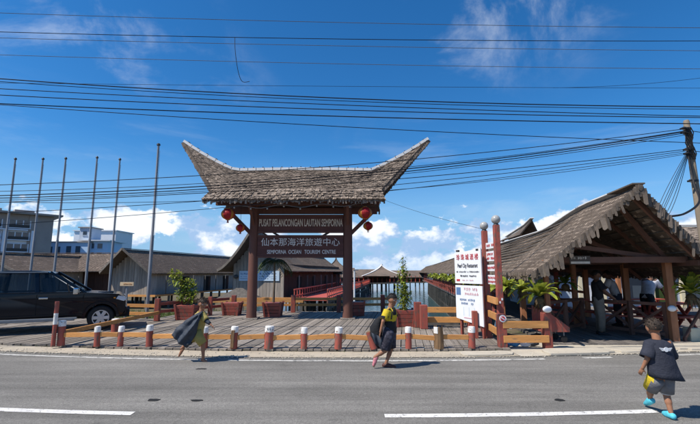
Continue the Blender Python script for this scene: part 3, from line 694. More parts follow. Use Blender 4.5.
# ------------------------------------------------------------------ covered walkway with gabled entrance
def build_walkway():
    ang = -math.atan(DX)
    g = thing('covered_walkway', 'long shingle-roofed walkway with open gabled entrance, running out over the water', 'pavilion', (6.42, 9.6, 0), ang)
    # local x across (left = negative), local y along the walk
    HW = 2.12
    def rz(y): return 3.47-.36*smooth(1.8, 6., y)-.2*smooth(6, 70, y)
    def slope(s, y0, y1, prow=0.):
        def f(u, v):
            y = y0+(y1-y0)*u; yy = y-prow*v*(1-u)**3
            e = 1.58-.02*smooth(0, 8, y); z = e+(rz(y)+.06*prow*(1-u)**6-e)*(v**1.0)-.07*math.sin(v*3.14)
            return (s*HW*(1-v), yy, z)
        return f
    for s in (-1, 1):
        A = slope(s, -.05, 14., .78); B = slope(s, 14., 95.)
        sh = MB(); sheath(sh, A, 20, 6, .04); sheath(sh, B, 24, 4, .04); roof = sh.build('roof', 'thatch_dark', g)
        m = MB(); shingles(m, A, 100, 17, 1.8, .035, .55, flip=-s); stuff(m.build('shingles', 'shingle', roof, fix=False))
        m = MB(); shingles(m, B, 230, 13, 1.6, .035, .4, flip=-s); stuff(m.build('shingles', 'shingle', roof, fix=False))
        # hanging shingles along the gable verge: pieces one can pick out
        me = []
        for k in range(5):
            b = MB(); w = .036+.005*(k%3); h = .15+.035*k; tip = rr(-.02, .02)
            b.add([(-w, -.008, 0), (w, -.008, 0), (w*.9, -.008, -h+rr(0, .05)), (tip, -.008, -h), (-w*.85, -.008, -h+rr(0, .06)),
                   (-w, .008, 0), (w, .008, 0), (w*.9, .008, -h+.02), (tip, .008, -h), (-w*.85, .008, -h+.03)],
                  [(0,1,2,3,4), (9,8,7,6,5), (0,5,6,1), (1,6,7,2), (2,7,8,3), (3,8,9,4), (4,9,5,0)], .02+.12*k); me.append(b.mesh('hanging_shingle', 'shingle'))
        n = 56
        for i in range(n):
            if random.random() < .08: continue
            v = (i+.4)/n; p = Vector(A(0, v))
            inst('hanging_shingle', random.choice(me), roof, p+Vector((0, -.03+rr(-.012, .012), .04)), (rr(-.15, .1), rr(-.12, .12)+s*.12, rr(-.15, .15)), (rr(.6, 1.35), 1, rr(.5, 1.4)))
            if i % 2 == 0: inst('hanging_shingle', random.choice(me), roof, p+Vector((0, .0, .02)), (rr(-.1, .1), rr(-.2, .2), rr(-.1, .1)), (1.1, 1, rr(.6, 1.0)))
        m = MB()
        for i in range(220):
            p = Vector(A(rr(0, 1), 0)); m.box(p+Vector((0, 0, -.03)), (.014, rr(.05, .1), rr(.1, .22)), Matrix.Rotation(rr(-.1, .1), 3, 'X'), random.random())
        stuff(m.build('eave_fringe', 'shingle', roof, fix=False))
        for i in range(9):
            m = MB(); a, b = Vector(A(.02+i*.115, .02)), Vector(A(.02+i*.115, .985)); m.bar(a+Vector((0, 0, -.17)), b+Vector((0, 0, -.17)), .06, .09); m.build('rafter', 'rail_brown', g)
        for j in range(1, 12):
            m = MB(); m.bar(Vector(A(0, j/12))+Vector((0, .1, -.045)), Vector(A(.9, j/12))+Vector((0, 0, -.045)), .05, .03); m.build('batten', 'stilt', g)
    for k in range(28):
        y0 = -.85+k*.53 if k < 28 else 0
        a = Vector(slope(-1, -.05, 14., .78)(k/28, 1)); b = Vector(slope(-1, -.05, 14., .78)((k+1)/28, 1))
        m = MB(); m.bar(a+Vector((0, 0, .05)), b+Vector((0, .0, .05)), .26, .03); m.build('ridge_cap', 'ridge_metal' if k > 1 else 'shingle', g)
    for k in range(12):
        y0 = 14+k*6.75; m = MB(); m.bar((0, y0, rz(y0)+.05), (0, y0+6.75, rz(y0+6.75)+.05), .24, .03); m.build('ridge_cap', 'ridge_metal', g)
    # posts, tie beams and the entrance truss
    YS = [.35, 3.2, 6., 9.]+[12+i*3. for i in range(20)]
    for i, y in enumerate(YS):
        for s in (-1, 1):
            if i == 0: continue
            m = MB(); r = .075 if y < 12 else .07; zb = .0; ht = 1.95 if y < 5 else 1.78; m.box((s*1.5, y, ht/2), (r*2, r*2, ht)); m.build('post', 'brown_post' if y < 7 else 'red_paint', g)
        m = MB(); tz = 1.94 if i < 2 else 1.72; m.bar((-1.5, y, tz), (1.5, y, tz), .1, .14); m.build('tie_beam', 'rail_brown', g)
    for x, r in ((-1.62, .055), (1.17, .075)): m = MB(); m.box((x, .55, .98), (r*2, r*2, 1.94)); m.build('post', 'brown_post', g, bevel=.01)
    m = MB(); m.box((0.05, 3.25, 1.0), (.13, .13, 1.95)); m.build('post', 'brown_post', g)
    for s in (-1, 1): m = MB(); m.bar((s*1.5, -.1, 1.86), (s*1.5, 14, 1.70), .1, .12); m.build('plate_beam', 'rail_brown', g)
    m = MB(); m.bar((-1.02, .35, 2.28), (1.17, .5, 1.96), .09, .1); m.build('truss_brace', 'rail_brown', g)
    m = MB(); m.bar((1.17, .5, 1.9), (.1, .3, 3.25), .08, .1); m.build('truss_brace', 'rail_brown', g)
    m = MB(); m.bar((-1.5, 1.2, 1.9), (-.4, 1.3, 2.9), .08, .1); m.build('truss_brace', 'rail_brown', g)
    m = MB(); m.bar((1.3, 1.9, 1.98), (-.6, 2.0, 2.75), .08, .1); m.build('truss_brace', 'rail_brown', g)
    m = MB(); m.bar((-1.4, 2.2, 1.98), (.0, 2.2, 2.4), .08, .1); m.build('truss_brace', 'rail_brown', g)
    # outer rail of the long walk, over stilts in the water
    for z, h in ((.9, .09), (.5, .07), (.08, .16)):
        m = MB(); m.bar((-1.56, 6.1, z), (-1.56, 70, z), .07, h); m.build('side_rail', 'red_paint', g)
        m = MB(); m.bar((1.56, 6.1, z), (1.56, 70, z), .07, h); m.build('side_rail', 'red_paint', g)
    for i in range(42):
        y = 6.4+i*.9
        m = MB(); m.box((-1.57, y, .48), (.09, .09, .9)); m.build('baluster', 'red_paint', g)
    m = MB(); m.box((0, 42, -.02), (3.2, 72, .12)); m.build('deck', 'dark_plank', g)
    for i in range(60):
        y = 6.5+i*.85; m = MB(); m.tube([(-1.45, y, -2.7), (-1.45, y, -.08)], .06, 6); m.tube([(-1.52, y, -.12), (-1.52, y+1.5, -1.9)], .045, 5); m.build('stilt', 'stilt', g)
    # lettered board under the left slope of the gable
    b = MB(); b.box((-1.0, .02, 1.93), (.46, .03, .2)); o = b.build('name_board', 'thatch_dark', g, bevel=.004)
    print_row(o, 'cream_letter', (-1.0, -.003, 1.975), .40, .075, 8, tall=True)
    f = MB(); f.box((-1.0, .0, 1.87), (.42, .012, .05)); f.build('pale_strip', 'cream_letter', o)
    return g
build_walkway()
def cross_railing(label, p, q, n, z=.05, h=.86, m='rail_brown'):
    a = Vector((*p, z)); d = Vector((q[0]-p[0], q[1]-p[1], 0)); t = thing('cross_railing', label, 'railing', a)
    for i in range(n+1): mb = MB(); c = d*(i/n); mb.box(c+Vector((0, 0, h/2)), (.09, .09, h)); mb.build('post', m, t)
    for zz in (.12, h-.04): mb = MB(); mb.bar((0, 0, zz), d+Vector((0, 0, zz)), .06, .075); mb.build('rail', m, t)
    for i in range(n):
        a0, a1 = d*(i/n), d*((i+1)/n); mb = MB(); mb.bar(a0+Vector((0, 0, .16)), a1+Vector((0, 0, h-.1)), .045, .06); mb.build('cross_bar', m, t)
        o = Vector((-d.y, d.x, 0)).normalized()*.046; mb = MB(); mb.bar(a0+o+Vector((0, 0, h-.1)), a1+o+Vector((0, 0, .16)), .04, .06); mb.build('cross_bar', m, t)
cross_railing('brown cross-braced railing inside the pavilion left of the man in black', (4.95, 10.6), (6.75, 12.2), 2)
cross_railing('brown cross-braced railing running from the man in black to the right post', (6.95, 11.7), (7.62, 10.15), 2, h=.86)
cross_railing('brown cross-braced railing deep inside the pavilion at the right', (7.9, 10.4), (8.9, 11.6), 1, h=.8)
def bench(label, x, y, rz, L_=1.5, tip=0.):
    t = thing('picnic_bench', label, 'bench', (x, y, .045), rz, 'red slatted benches in the pavilion')
    for k in range(4): mb = MB(); mb.box((0, -.26+k*.16, .74), (L_, .14, .035)); mb.build('slat', 'bright_red', t, bevel=.005)
    for s in (-1, 1):
        mb = MB(); mb.box((0, s*.62, .43), (L_, .22, .035)); mb.build('seat', 'bright_red', t, bevel=.005)
        mb = MB(); mb.bar((s*L_*.36, -.34, 0), (s*L_*.36, .2, .72), .05, .08); mb.bar((s*L_*.36+.05, .34, 0), (s*L_*.36+.05, -.2, .72), .05, .08); mb.build('leg', 'bright_red', t)
        mb = MB(); mb.bar((s*L_*.36, -.7, .39), (s*L_*.36, .7, .39), .05, .07); mb.build('crossbar', 'bright_red', t)
bench('red picnic bench left of the man in the black shirt', 6.75, 13.3, .25)
bench('red picnic bench between the man in black and the right post', 7.75, 11.95, -.35, 1.6)
bench('red picnic bench right of the right pavilion post', 8.95, 11.7, .2, 1.2)
bench('red picnic bench at the back of the pavilion', 9.3, 13.6, .1, 1.5)
# hand cart parked behind the left entrance post
t = thing('hand_cart', 'red tilted hand cart with small wheel behind the left entrance post', 'cart', (4.72, 9.75, .045))
mb = MB(); mb.prism([(-.3, .24), (.34, .24), (.34, .34), (-.28, .80)], 'y', -.02, .02); mb.build('side_panel', 'red_paint', t)
mb = MB(); mb.prism([(-.3, .24), (.34, .24), (.34, .34), (-.28, .80)], 'y', .46, .5); mb.build('side_panel', 'red_paint', t)
mb = MB(); mb.box((.02, .24, .255), (.64, .44, .03)); mb.build('tray', 'red_paint', t)
mb = MB(); mb.bar((.345, .24, .29), (.355, .24, .29), .44, .1); mb.build('front_lip', 'bright_red', t)
for x in (-.22, .22):
    for y in (.04, .44):
        mb = MB(); mb.tube([(x, y-.018, .075), (x, y+.018, .075)], .075, 14); mb.build('wheel', 'rubber', t)
        mb = MB(); mb.bar((x, y, .1), (x, y, .24), .02, .03); mb.build('fork', 'galvanised', t)
# pale hall behind the pavilion
t = thing('hall', 'pale blue curtained hall behind the pavilion', 'building', (14.4, 20.0, 0), -math.atan(DX))
mb = MB(); mb.box((0, 1.5, .0), (11.5, 3., 3.2)); mb.build('wall', 'blue_wall', t)
for i, (x, w, m) in enumerate(((-2.6, .8, 'curtain_blue'), (-1.7, .6, 'curtain_blue'), (-.6, .9, 'window_glass'), (.6, 1., 'leaf_dark'), (1.9, .9, 'window_glass'), (3.1, .8, 'cream_wall'))):
    mb = MB(); mb.box((x, -.03, .8), (w, .05, 1.3)); mb.build('window', m, t)
for x in (-3.2, -2.15, -1.15, 0, 1.3, 2.5, 3.7): mb = MB(); mb.box((x, -.15, .8), (.16, .16, 1.6)); mb.build('pillar', 'cream_wall', t)
mb = MB(); mb.prism([(-.3, 1.68), (1.5, 2.5), (3.3, 1.68), (3.3, 1.6), (-.3, 1.6)], 'x', -6, 6); mb.build('roof', 'brown_shingle', t)
mb = MB(); mb.box((-1.2, -1.6, -.06), (10.5, 9.4, .1)); struct(mb.build('terrace', 'dark_plank', loc=(12.4, 17.0, 0))).rotation_euler.z = -math.atan(DX)
# second roof to the right, under the utility pole
def build_right_shelter():
    t = thing('shelter', 'grey shingled shelter roof behind the utility pole at the right edge', 'shelter', (13.2, 14.2, 0))
    def f(u, v): return (-2.6+9*u, -2.2+2.6*v, 1.95+1.3*v)
    m = MB(); sheath(m, f, 8, 4); r = m.build('roof', 'thatch_dark', t)
    m = MB(); shingles(m, f, 52, 14, 1.7, .03, .4); stuff(m.build('shingles', 'shingle', r, fix=False))
    def b(u, v): return (-2.6+9*u, 3.0-2.6*v, 1.95+1.3*v)
    m = MB(); sheath(m, b, 8, 4); m.build('roof', 'thatch_dark', t)
    m = MB(); m.bar((-2.7, .4, 3.3), (6.4, .4, 3.3), .25, .04); m.build('ridge_cap', 'ridge_metal', t)
    for x, y in ((-2.3, -1.9), (2, -1.9), (5.8, -1.9), (-2.3, 2.7), (2, 2.7), (5.8, 2.7)): m = MB(); m.box((x, y, -.2), (.14, .14, 4.5)); m.build('post', 'brown_post', t)
build_right_shelter()
# white gate pillar at the right edge with kerb stones
t = thing('gate_pillar', 'cream painted concrete pillar at the right edge of the entrance', 'pillar', (8.92, 10.3, .0))
mb = MB(); mb.box((0, 0, .48), (.42, .4, .96)); mb.build('shaft', 'cream_wall', t, bevel=.015)
mb = MB(); mb.box((0, 0, .985), (.48, .46, .05)); mb.build('coping', 'cream_wall', t, bevel=.01)
mb = MB(); mb.box((-.02, -.06, .07), (.62, .62, .14)); mb.build('plinth', 'pale_concrete', t, bevel=.02)
for i, (x, y, h, lab) in enumerate(((8.2, 10.15, .32, 'short mossy concrete stub left of the cream pillar'), (8.45, 9.85, .16, 'low concrete block in front of the cream pillar'))):
    mb = MB(); mb.box((0, 0, h/2), (.26, .24, h)); tag(mb.build('concrete_block', 'cream_wall', loc=(x, y, .012), bevel=.025), lab, 'block')
t = thing('loose_bar', 'dark slanting bar propped beside the cream pillar', 'bar', (7.86, 9.95, .02)); mb = MB(); mb.bar((0, 0, .1), (.75, .35, .72), .05, .06); mb.build('bar', 'rail_brown', t); mb = MB(); mb.box((0, 0, .05), (.06, .06, .12)); mb.build('foot', 'rail_brown', t)
# ridge prow of another roof rising behind the walkway
t = thing('far_roof', 'upturned roof prow rising behind the walkway ridge', 'roof', (9.95, 21.5, -2.05), -math.atan(DX))
def prow(u, v): return (-.5+.5*(1-v), -.6*(1-u)*v+5*u, 5.65+(.5+.25*(1-u)**3-.25*u)*v)
m = MB(); m.grid(prow, 10, 4); m.build('roof', 'shingle', t, solid=.06)
def prow2(u, v): return (-.5-.5*(1-v), -.6*(1-u)*v+5*u, 5.65+(.5+.25*(1-u)**3-.25*u)*v)
m = MB(); m.grid(prow2, 10, 4); m.build('roof', 'shingle', t, solid=.06)
m = MB(); m.bar((-.5, -.65, 6.46), (-.5, .6, 6.26), .2, .04); m.bar((-.5, .6, 6.26), (-.5, 5, 5.96), .2, .04); m.build('ridge_cap', 'ridge_metal', t)
for x in (-.8, -.2):
    for y in (.5, 4.5): m = MB(); m.box((x, y, 2.7), (.12, .12, 6.1)); m.build('post', 'brown_post', t)
# ------------------------------------------------------------------ twin sign posts with globes and notice boards
def build_sign():
    for x, y, h, lab in ((3.42, 9.55, 2.72, 'nearer and taller red sign post topped by a globe lamp'), (3.40, 10.35, 2.66, 'farther red sign post topped by a globe lamp')):
        t = thing('lamp_post', lab, 'lamp post', (x, y, .02), group='red sign posts with globe lamps')
        mb = MB(); mb.box((0, 0, h/2), (.13, .13, h)); mb.build('post', 'red_paint', t, bevel=.012)
        mb = MB(); mb.lathe([(.07, h), (.05, h+.03), (.05, h+.06)], 14); mb.build('collar', 'dark_metal', t)
        mb = MB(); mb.ball((0, 0, h+.13), .105, 10); mb.build('globe', 'globe', t, smooth=True)
        for k, (dz, dx) in enumerate(((.95, -.02), (1.02, .03), (.55, .02))): mb = MB(); mb.box((dx, -.068, dz), (.035, .008, .05)); mb.build('torn_sticker', 'board_white', t)
    for k, (z, h, txt) in enumerate(((2.29, .15, 'SEA'), (2.03, .24, 'TOUR'), (1.75, .15, 'BOAT'), (1.47, .22, 'DIVE'))):
        t = thing('name_plate', ['top', 'second', 'third', 'lowest'][k]+' white name plate between the twin red sign posts', 'sign', (3.41, 9.95, z), 0, 'white plates between the sign posts')
        d = Vector((-.02, .8, 0)); rot = Matrix.Rotation(R(-93), 3, 'Z')
        mb = MB(); mb.box((0, 0, 0), (.02, .66, h)); mb.build('plate', 'board_white', t)
        for j in range(2 if h > .2 else 1): print_row(t, 'ink_red', (-.016, 0, (h*.2 if h > .2 else 0)-j*h*.42), .52, h*(.3 if h > .2 else .5), 6, True, 'y')
    # notice boards on their own frame
    ax = Vector((3.25, 10.15, 0)); bx = Vector((2.83, 11.05, 0)); d = bx-ax; L_ = d.length; rz = math.atan2(-d.y, -d.x)
    t = thing('notice_board', 'two white printed notice boards on a red frame left of the twin posts', 'notice board', (bx.x, bx.y, DT), rz)
    # local x runs from the far to the near edge, local -y faces the road
    def slanted(name, z0a, z1a, z0b, z1b, mname):
        mb = MB(); mb.prism([(0, z0a-DT), (L_, z0b-DT), (L_, z1b-DT), (0, z1a-DT)], 'y', -.04, -.01); return mb.build(name, mname, t)
    b1 = slanted('board', 1.36, 2.13, 1.36, 2.24, 'board_white'); b2 = slanted('board', .47, 1.31, .34, 1.31, 'board_white')
    lettering('\u73cd \u73e0 \u57ce \u9152 \u697c', .165, 'ink_red', b1, (L_*.5, -.045, 2.02-DT), sx=.82, bold=.0)
    lettering('Pearl City Restaurant', .15, 'ink_black', b1, (L_*.5, -.045, 1.81-DT), sx=.58)
    print_row(b1, 'ink_black', (L_*.5, -.045, 1.655-DT), .86, .05, 22)
    print_row(b1, 'ink_black', (L_*.52, -.045, 1.55-DT), .6, .055, 14, True)
    mb = MB(); mb.box((L_*.13, -.042, 1.44-DT), (.13, .006, .055)); mb.build('red_label', 'ink_red', b1)
    print_row(b1, 'ink_pale_red', (L_*.5, -.045, 1.44-DT), .42, .035, 11)
    mb = MB(); mb.box((L_*.12, -.042, 1.16-DT), (.17, .006, .19)); mb.build('logo', 'ink_blue', b2)
    print_row(b2, 'ink_pale_red', (L_*.62, -.045, 1.22-DT), .56, .09, 9, True); print_row(b2, 'ink_pale_red', (L_*.62, -.045, 1.1-DT), .5, .07, 8, True)
    print_row(b2, 'ink_blue', (L_*.45, -.045, .95-DT), .56, .065, 11, True); print_row(b2, 'ink_blue', (L_*.45, -.045, .855-DT), .46, .065, 9, True)
    for k in range(3): mb = MB(); mb.box((L_*(.3+.2*k), -.042, .66-DT), (.012, .006, .22)); mb.build('print_line', 'banner_blue', b2)
    mb = MB(); mb.box((L_*.5, -.042, .5-DT), (.4, .006, .02)); mb.build('print_line', 'ink_pale_red', b2)
    for x in (.12, L_*.5, L_-.08): mb = MB(); mb.box((x, .03, 1.1-DT), (.06, .06, 2.1)) if x != L_*.5 else mb.box((x, .03, .3), (.06, .06, .6)); mb.build('frame_post', 'red_paint', t)
    for x in (.12, L_-.12): mb = MB(); mb.box((x, -.02, 2.2-DT), (.09, .05, .05)); mb.build('clip', 'dark_metal', t)
build_sign()
# ------------------------------------------------------------------ stilt houses over the water
def stilt_house(label, loc, rz, L_, hw, ew, eave, ridge, floor, water=-2.7, prow=0., curve=0., cols=60, rows=14, wall='grey_board', side='pale_board', shin='brown_shingle',
                doors=(), deckw=1.1, group='shingle-roofed stilt houses', front_door=False, beam='orange_wood', drop=0.):
    """local y runs along the ridge away from the gable; x across"""
    t = thing('stilt_house', label, 'house', (loc[0], loc[1], water), rz, group); W = -water
    E_, Rg, F = eave+W, ridge+W, floor+W
    def sl(s):
        def f(u, v):
            y = -1.0+(L_+1.6)*u-prow*v*(1-u)**4; k = v**(1+curve)
            rg = Rg-drop*smooth(0, .35, u)
            return (s*ew*(1-v), y, E_+(rg-E_)*(k if v > 0 else v))
        return f
    for s in (-1, 1):
        m = MB(); sheath(m, sl(s), 10, 8, .08); r = m.build('roof', 'thatch_dark', t)
        m = MB(); shingles(m, sl(s), cols, rows, 1.6, .05, .35, flip=-s); stuff(m.build('shingles', shin, r, fix=False))
        m = MB(); p = [Vector(sl(s)(0, j/8))+Vector((0, -.05, .03)) for j in range(9)]
        for a, b in zip(p[:-1], p[1:]): m.bar(a, b, .06, .2)
        m.build('verge_board', 'stilt', r)
    m = MB(); m.bar((0, -1-prow, Rg+.06), (0, L_*.4, Rg+.06-drop), .3, .05); m.bar((0, L_*.4, Rg+.06-drop), (0, L_+.6, Rg+.06-drop), .3, .05); m.build('ridge_cap', shin, t)
    # gable wall of vertical boards and the long side walls
    n = int(hw*2/.3)
    for i in range(n):
        x0, x1 = -hw+i*2*hw/n, -hw+(i+1)*2*hw/n; xm = (x0+x1)/2
        v = max(0., 1-abs(xm)/ew); tp = E_+(Rg-E_)*v**(1+curve)-.12; m = MB(); m.box((xm, .0+rr(-.012, .012), (F+tp)/2), ((x1-x0)-.02, .05, tp-F)); m.build('board', wall, t)
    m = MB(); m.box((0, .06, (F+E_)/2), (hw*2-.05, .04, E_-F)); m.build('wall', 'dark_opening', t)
    tw = E_-.0+(Rg-E_)*(1-hw/ew)**(1+curve)-.08
    for s in (-1, 1):
        nb = int(L_/1.0)
        for i in range(nb):
            y0 = L_*i/nb; m = MB(); m.box((s*hw, y0+L_/nb/2, (F+tw)/2), (.06, L_/nb-.03, tw-F)); m.build('wall_panel', side, t)
    for y, w in doors:
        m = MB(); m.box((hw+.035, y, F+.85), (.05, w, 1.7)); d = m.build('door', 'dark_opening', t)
        m = MB(); m.box((hw+.05, y+w*.72, F+.85), (.05, w*.5, 1.7)); m.build('door_leaf', 'brown_board', d)
    m = MB(); m.box((hw+deckw/2, L_/2, F-.06), (deckw, L_, .1)); m.box((0, L_/2-.2, F-.09), (hw*2, L_+.8, .1)); m.build('floor', 'stilt', t)
    m = MB(); m.bar((-hw-.1, -.62, F-.05), (hw+deckw, -.62, F-.05), .06, .2); m.build('floor_beam', beam, t)
    m = MB(); m.bar((hw+deckw+.03, -.6, F-.05), (hw+deckw+.03, L_, F-.05), .05, .16); m.build('floor_beam', beam, t)
    ny = int(L_/2.0)
    for i in range(ny):
        for x in (-hw, 0, hw, hw+deckw-.05):
            y = -.45+i*2.0
            if x in (-hw, 0) and i > 2: continue
            m = MB(); m.box((x, y, F/2-.02), (.16, .16, F-.1)); m.build('stilt', 'stilt', t)
    for i in range(int(L_/2.4)):
        m = MB(); m.box((hw+deckw-.06, 1+i*2.4, F+.45+.45), (.09, .09, 1.9)); m.build('post', 'stilt', t)
    return t
stilt_house('long stilt house with grey gable wall and row of doors left of the gateway', (-21.6, 41, 0), -math.atan(.2), 27, 2.15, 2.75, 1.55, 3.85, -.55, prow=.5,
            doors=[(5.5+i*4.6, 1.0) for i in range(5)], cols=64, rows=15)
stilt_house('stilt house with dark gable at the far left behind the pickup', (-31.3, 36.5, 0), -math.atan(.1), 10, 2.3, 2.9, 1.7, 3.35, -.6, prow=.3, curve=.12, cols=26, rows=12)
stilt_house('long brown-roofed stilt house lying crosswise behind the pickup', (-24.6, 46.5, 0), R(84), 24, 3.0, 4.2, 1.75, 3.75, -.6, prow=0., cols=70, rows=13, wall='brown_board', side='brown_board')
b3 = stilt_house('stilt house with tall swooping gable and pale blue banners behind the gateway', (-7.95, 36, 0), -math.atan(.2), 21, 2.35, 3.35, 1.75, 5.4, -.5, prow=.4, curve=.42, cols=52, rows=17, side='brown_board', doors=[(4, 1.2), (9, 1.2), (14, 1.2)], drop=1.7)
W0 = 2.7
for x0, x1 in ((-1.75, -.55), (-.1, 1.95)):
    m = MB(); m.box(((x0+x1)/2, -.07, W0+1.32), (x1-x0, .05, .85)); b = m.build('banner', 'banner_blue', b3)
    for k, (z, h, n, c) in enumerate(((1.5, .17, 6, 'ink_blue'), (1.25, .07, 11, 'ink_blue'), (1.08, .06, 9, 'ink_black'))): print_row(b, c, ((x0+x1)/2, -.1, W0+z), (x1-x0)*.8, h, n, True)
m = MB(); m.ball((-2.05, -.12, W0+1.25), .2, 6, (1.1, .6, .9)); m.build('wall_lamp', 'dark_metal', b3)
# low hipped shelter in front of that house
t = thing('low_shelter', 'low pale hipped shelter roof with orange edge in front of the bannered house', 'shelter', (-8.75, 33.0, -2.7))
m = MB(); m.add([(-1.75, -1.2, 2.2), (1.75, -1.2, 2.2), (1.75, 1.2, 2.2), (-1.75, 1.2, 2.2), (-.25, 0, 3.1), (.25, 0, 3.1)], [(0,1,5,4), (1,2,5), (2,3,4,5), (3,0,4), (3,2,1,0)]); m.build('roof', 'stilt', t)
m = MB(); m.bar((-1.8, -1.24, 2.14), (5.2, -1.24, 2.14), .08, .17); m.build('fascia', 'orange_wood', t)
for x in (-1.6, -.5, .6, 1.6, 2.7, 3.9, 5.0): m = MB(); m.box((x, -1.15, 1.0), (.13, .13, 2.1)); m.build('post', 'stilt', t)
# red-railed jetty running out beside the bannered house
def build_jetty():
    t = thing('jetty', 'long jetty with red balustrade running out over the water behind the gateway', 'jetty', (-2.9, 33, -2.7), -math.atan(.118))
    m = MB(); m.box((0, 25, 2.25), (2.6, 52, .14)); m.build('deck', 'bright_red', t)
    for s in (-1, 1):
        for z in (2.5, 3.0): m = MB(); m.bar((s*1.3, -1, z), (s*1.3, 51, z), .08, .1); m.build('rail', 'bright_red', t)
        for i in range(57 if s > 0 else 30): m = MB(); m.box((s*1.3, -.9+i*.9, 2.68), (.07, .07, .72)); m.build('baluster', 'bright_red', t)
        for i in range(36): m = MB(); m.box((s*1.15+rr(-.1, .1), -.5+i*1.45, 1.05), (.18, .18, 2.3)); m.build('stilt', 'stilt', t)
    m = MB(); m.bar((1.3, -1, 2.1), (1.3, 51, 2.1), .1, .3); m.build('fascia', 'rail_brown', t)
    m = MB(); m.bar((1.22, -1, 1.55), (1.22, 51, 1.55), .08, .22); m.build('waler', 'stilt', t)
    for i in range(17): m = MB(); m.bar((1.2, i*3., .2), (1.2, i*3.+2.2, 2.0), .07, .12); m.build('brace', 'stilt', t)
    return t
build_jetty()
def spire(label, x, y, zt, ze, r, finial='stilt', ridge_m='stilt', w=.12):
    t = thing('spire_pavilion', label, 'pavilion', (x, y, -2.7), group='pointed pavilions over the water'); n = 8
    prof = [(r*((1-k/n)**1.8), ze+2.7+(zt-ze)*k/n) for k in range(n+1)]
    m = MB(); m.lathe([(max(a, .03)*1.41, b) for a, b in prof], 4, rot=Matrix.Rotation(R(45), 3, 'Z')); m.build('roof', 'brown_shingle', t)
    for q in range(4):
        a = R(90*q+45); m = MB()
        for (r0, z0), (r1, z1) in zip(prof[:-1], prof[1:]): m.bar((r0*1.44*math.cos(a), r0*1.44*math.sin(a), z0+.03), (r1*1.44*math.cos(a), r1*1.44*math.sin(a), z1+.03), w, .08)
        m.build('hip_cap', ridge_m, t)
        m = MB(); m.box((r*.85*math.cos(a)*1.2, r*.85*math.sin(a)*1.2, (ze+2.75)/2), (.2, .2, ze+2.75)); m.build('post', 'stilt', t)
    m = MB(); m.box((0, 0, 2.3), (r*1.9, r*1.9, .15)); m.build('floor', 'stilt', t)
spire('nearer pointed pavilion roof right of the bannered house', -3.8, 56, 3.7, 1.35, 3.2)
spire('farther pointed pavilion roof beside the right gateway column', -2.1, 62, 3.8, 1.4, 3.0)
def far_hall(label, x, y, w, d, ze, zr, rz=0., m_='brown_shingle'):
    t = thing('water_hall', label, 'hall', (x, y, -2.7), rz, 'halls on stilts far out on the water')
    m = MB(); m.prism([(-d/2-.8, ze+2.7), (0, zr+2.7), (d/2+.8, ze+2.7), (d/2+.8, ze+2.55), (-d/2-.8, ze+2.55)], 'x', -w/2-.6, w/2+.6); m.build('roof', m_, t)
    m = MB(); m.box((0, 0, (ze+2.2)/2+1.15), (w, d, ze+.45+.0)); m.build('wall', 'brown_board', t)
    m = MB(); m.box((0, 0, 2.2), (w+1.6, d+1.6, .2)); m.build('floor', 'stilt', t)
    for i in range(int(w/.9)+1):
        m = MB(); m.box((-w/2+i*.9+rr(-.15, .15), -d/2-.6+rr(0, 2), 1.05), (.22, .22, 2.2)); m.build('stilt', 'stilt', t)
        m = MB(); m.box((-w/2+i*.9, -d/2-.65, 2.9), (.14, .14, 1.3)); m.build('post', 'bright_red', t)
far_hall('far brown hall on stilts seen past the right gateway column', 2.6, 84, 9, 6, .7, 2.2)
far_hall('far brown hall on stilts left of the climbing shrub', 9.6, 92, 13, 6, .6, 2.0)
far_hall('far low hall on stilts seen between the gateway column and bannered house', -5.5, 96, 12, 7, .8, 2.6)
spire('farthest pointed pavilion with pale hip ridges over the water', 6.2, 81, 3.2, .9, 3.9, ridge_m='ridge_metal', w=.30)
# ------------------------------------------------------------------ town buildings far left
def build_hotel():
    a = Vector((-82, 62, 0)); b = Vector((-61.2, 84, 0)); d = b-a; L_ = d.length; t = thing('hotel', 'grey hotel block with balconies and flat overhanging roof at far left', 'building', (a.x, a.y, -2.6), math.atan2(d.y, d.x))
    H0 = 2.6; top = 12.9+H0
    m = MB(); m.box((L_/2, 5, top/2), (L_, 10, top)); m.build('wall', 'hotel_wall', t)
    m = MB(); m.box((L_/2, 4.6, top+.15), (L_+2.6, 12.4, .35)); m.build('roof', 'hotel_roof', t)
    for k in range(5): m = MB(); m.box((5+k*5.2, 4.5, top+.75), (3.2, 4, .9)); m.build('roof_tank', 'hotel_trim', t)
    m = MB(); m.box((L_-2.0, -.12, top/2), (4., .24, top)); m.build('end_panel', 'hotel_trim', t)
    m = MB(); m.box((L_/2-2, -.045, top-1.5), (L_-4, .09, 3.0)); m.build('top_band', 'hotel_trim', t)
    for f in range(5):
        z = top-2.0-f*2.3
        for k in range(6):
            x = 1.6+k*4.35
            if x > L_-4.6: continue
            m = MB(); m.box((x+1.5, -.10, z), (3.3, .24, 1.5)); w = m.build('window', 'window_glass', t)
            for q in (-1.68, -.55, .55, 1.68): m = MB(); m.box((x+1.5+q, -.2, z), (.16, .14, 1.6)); m.build('mullion', 'hotel_wall', w)
            m = MB(); m.box((x+1.5, -.62, z-.42), (3.1, .06, .62)); m.build('balcony_front', 'dark_metal', t)
            m = MB(); m.box((x+1.5, -.4, z-.78), (3.5, .7, .14)); m.build('balcony', 'hotel_wall', t)
            if f: m = MB(); m.box((x+3.75, -.3, z), (.62, .5, 2.3)); m.build('pier', 'hotel_wall', t)
    m = MB(); m.box((L_/2-2, -.45, top-3.1), (L_-4.2, .7, .22)); m.build('cornice', 'hotel_wall', t)
build_hotel()
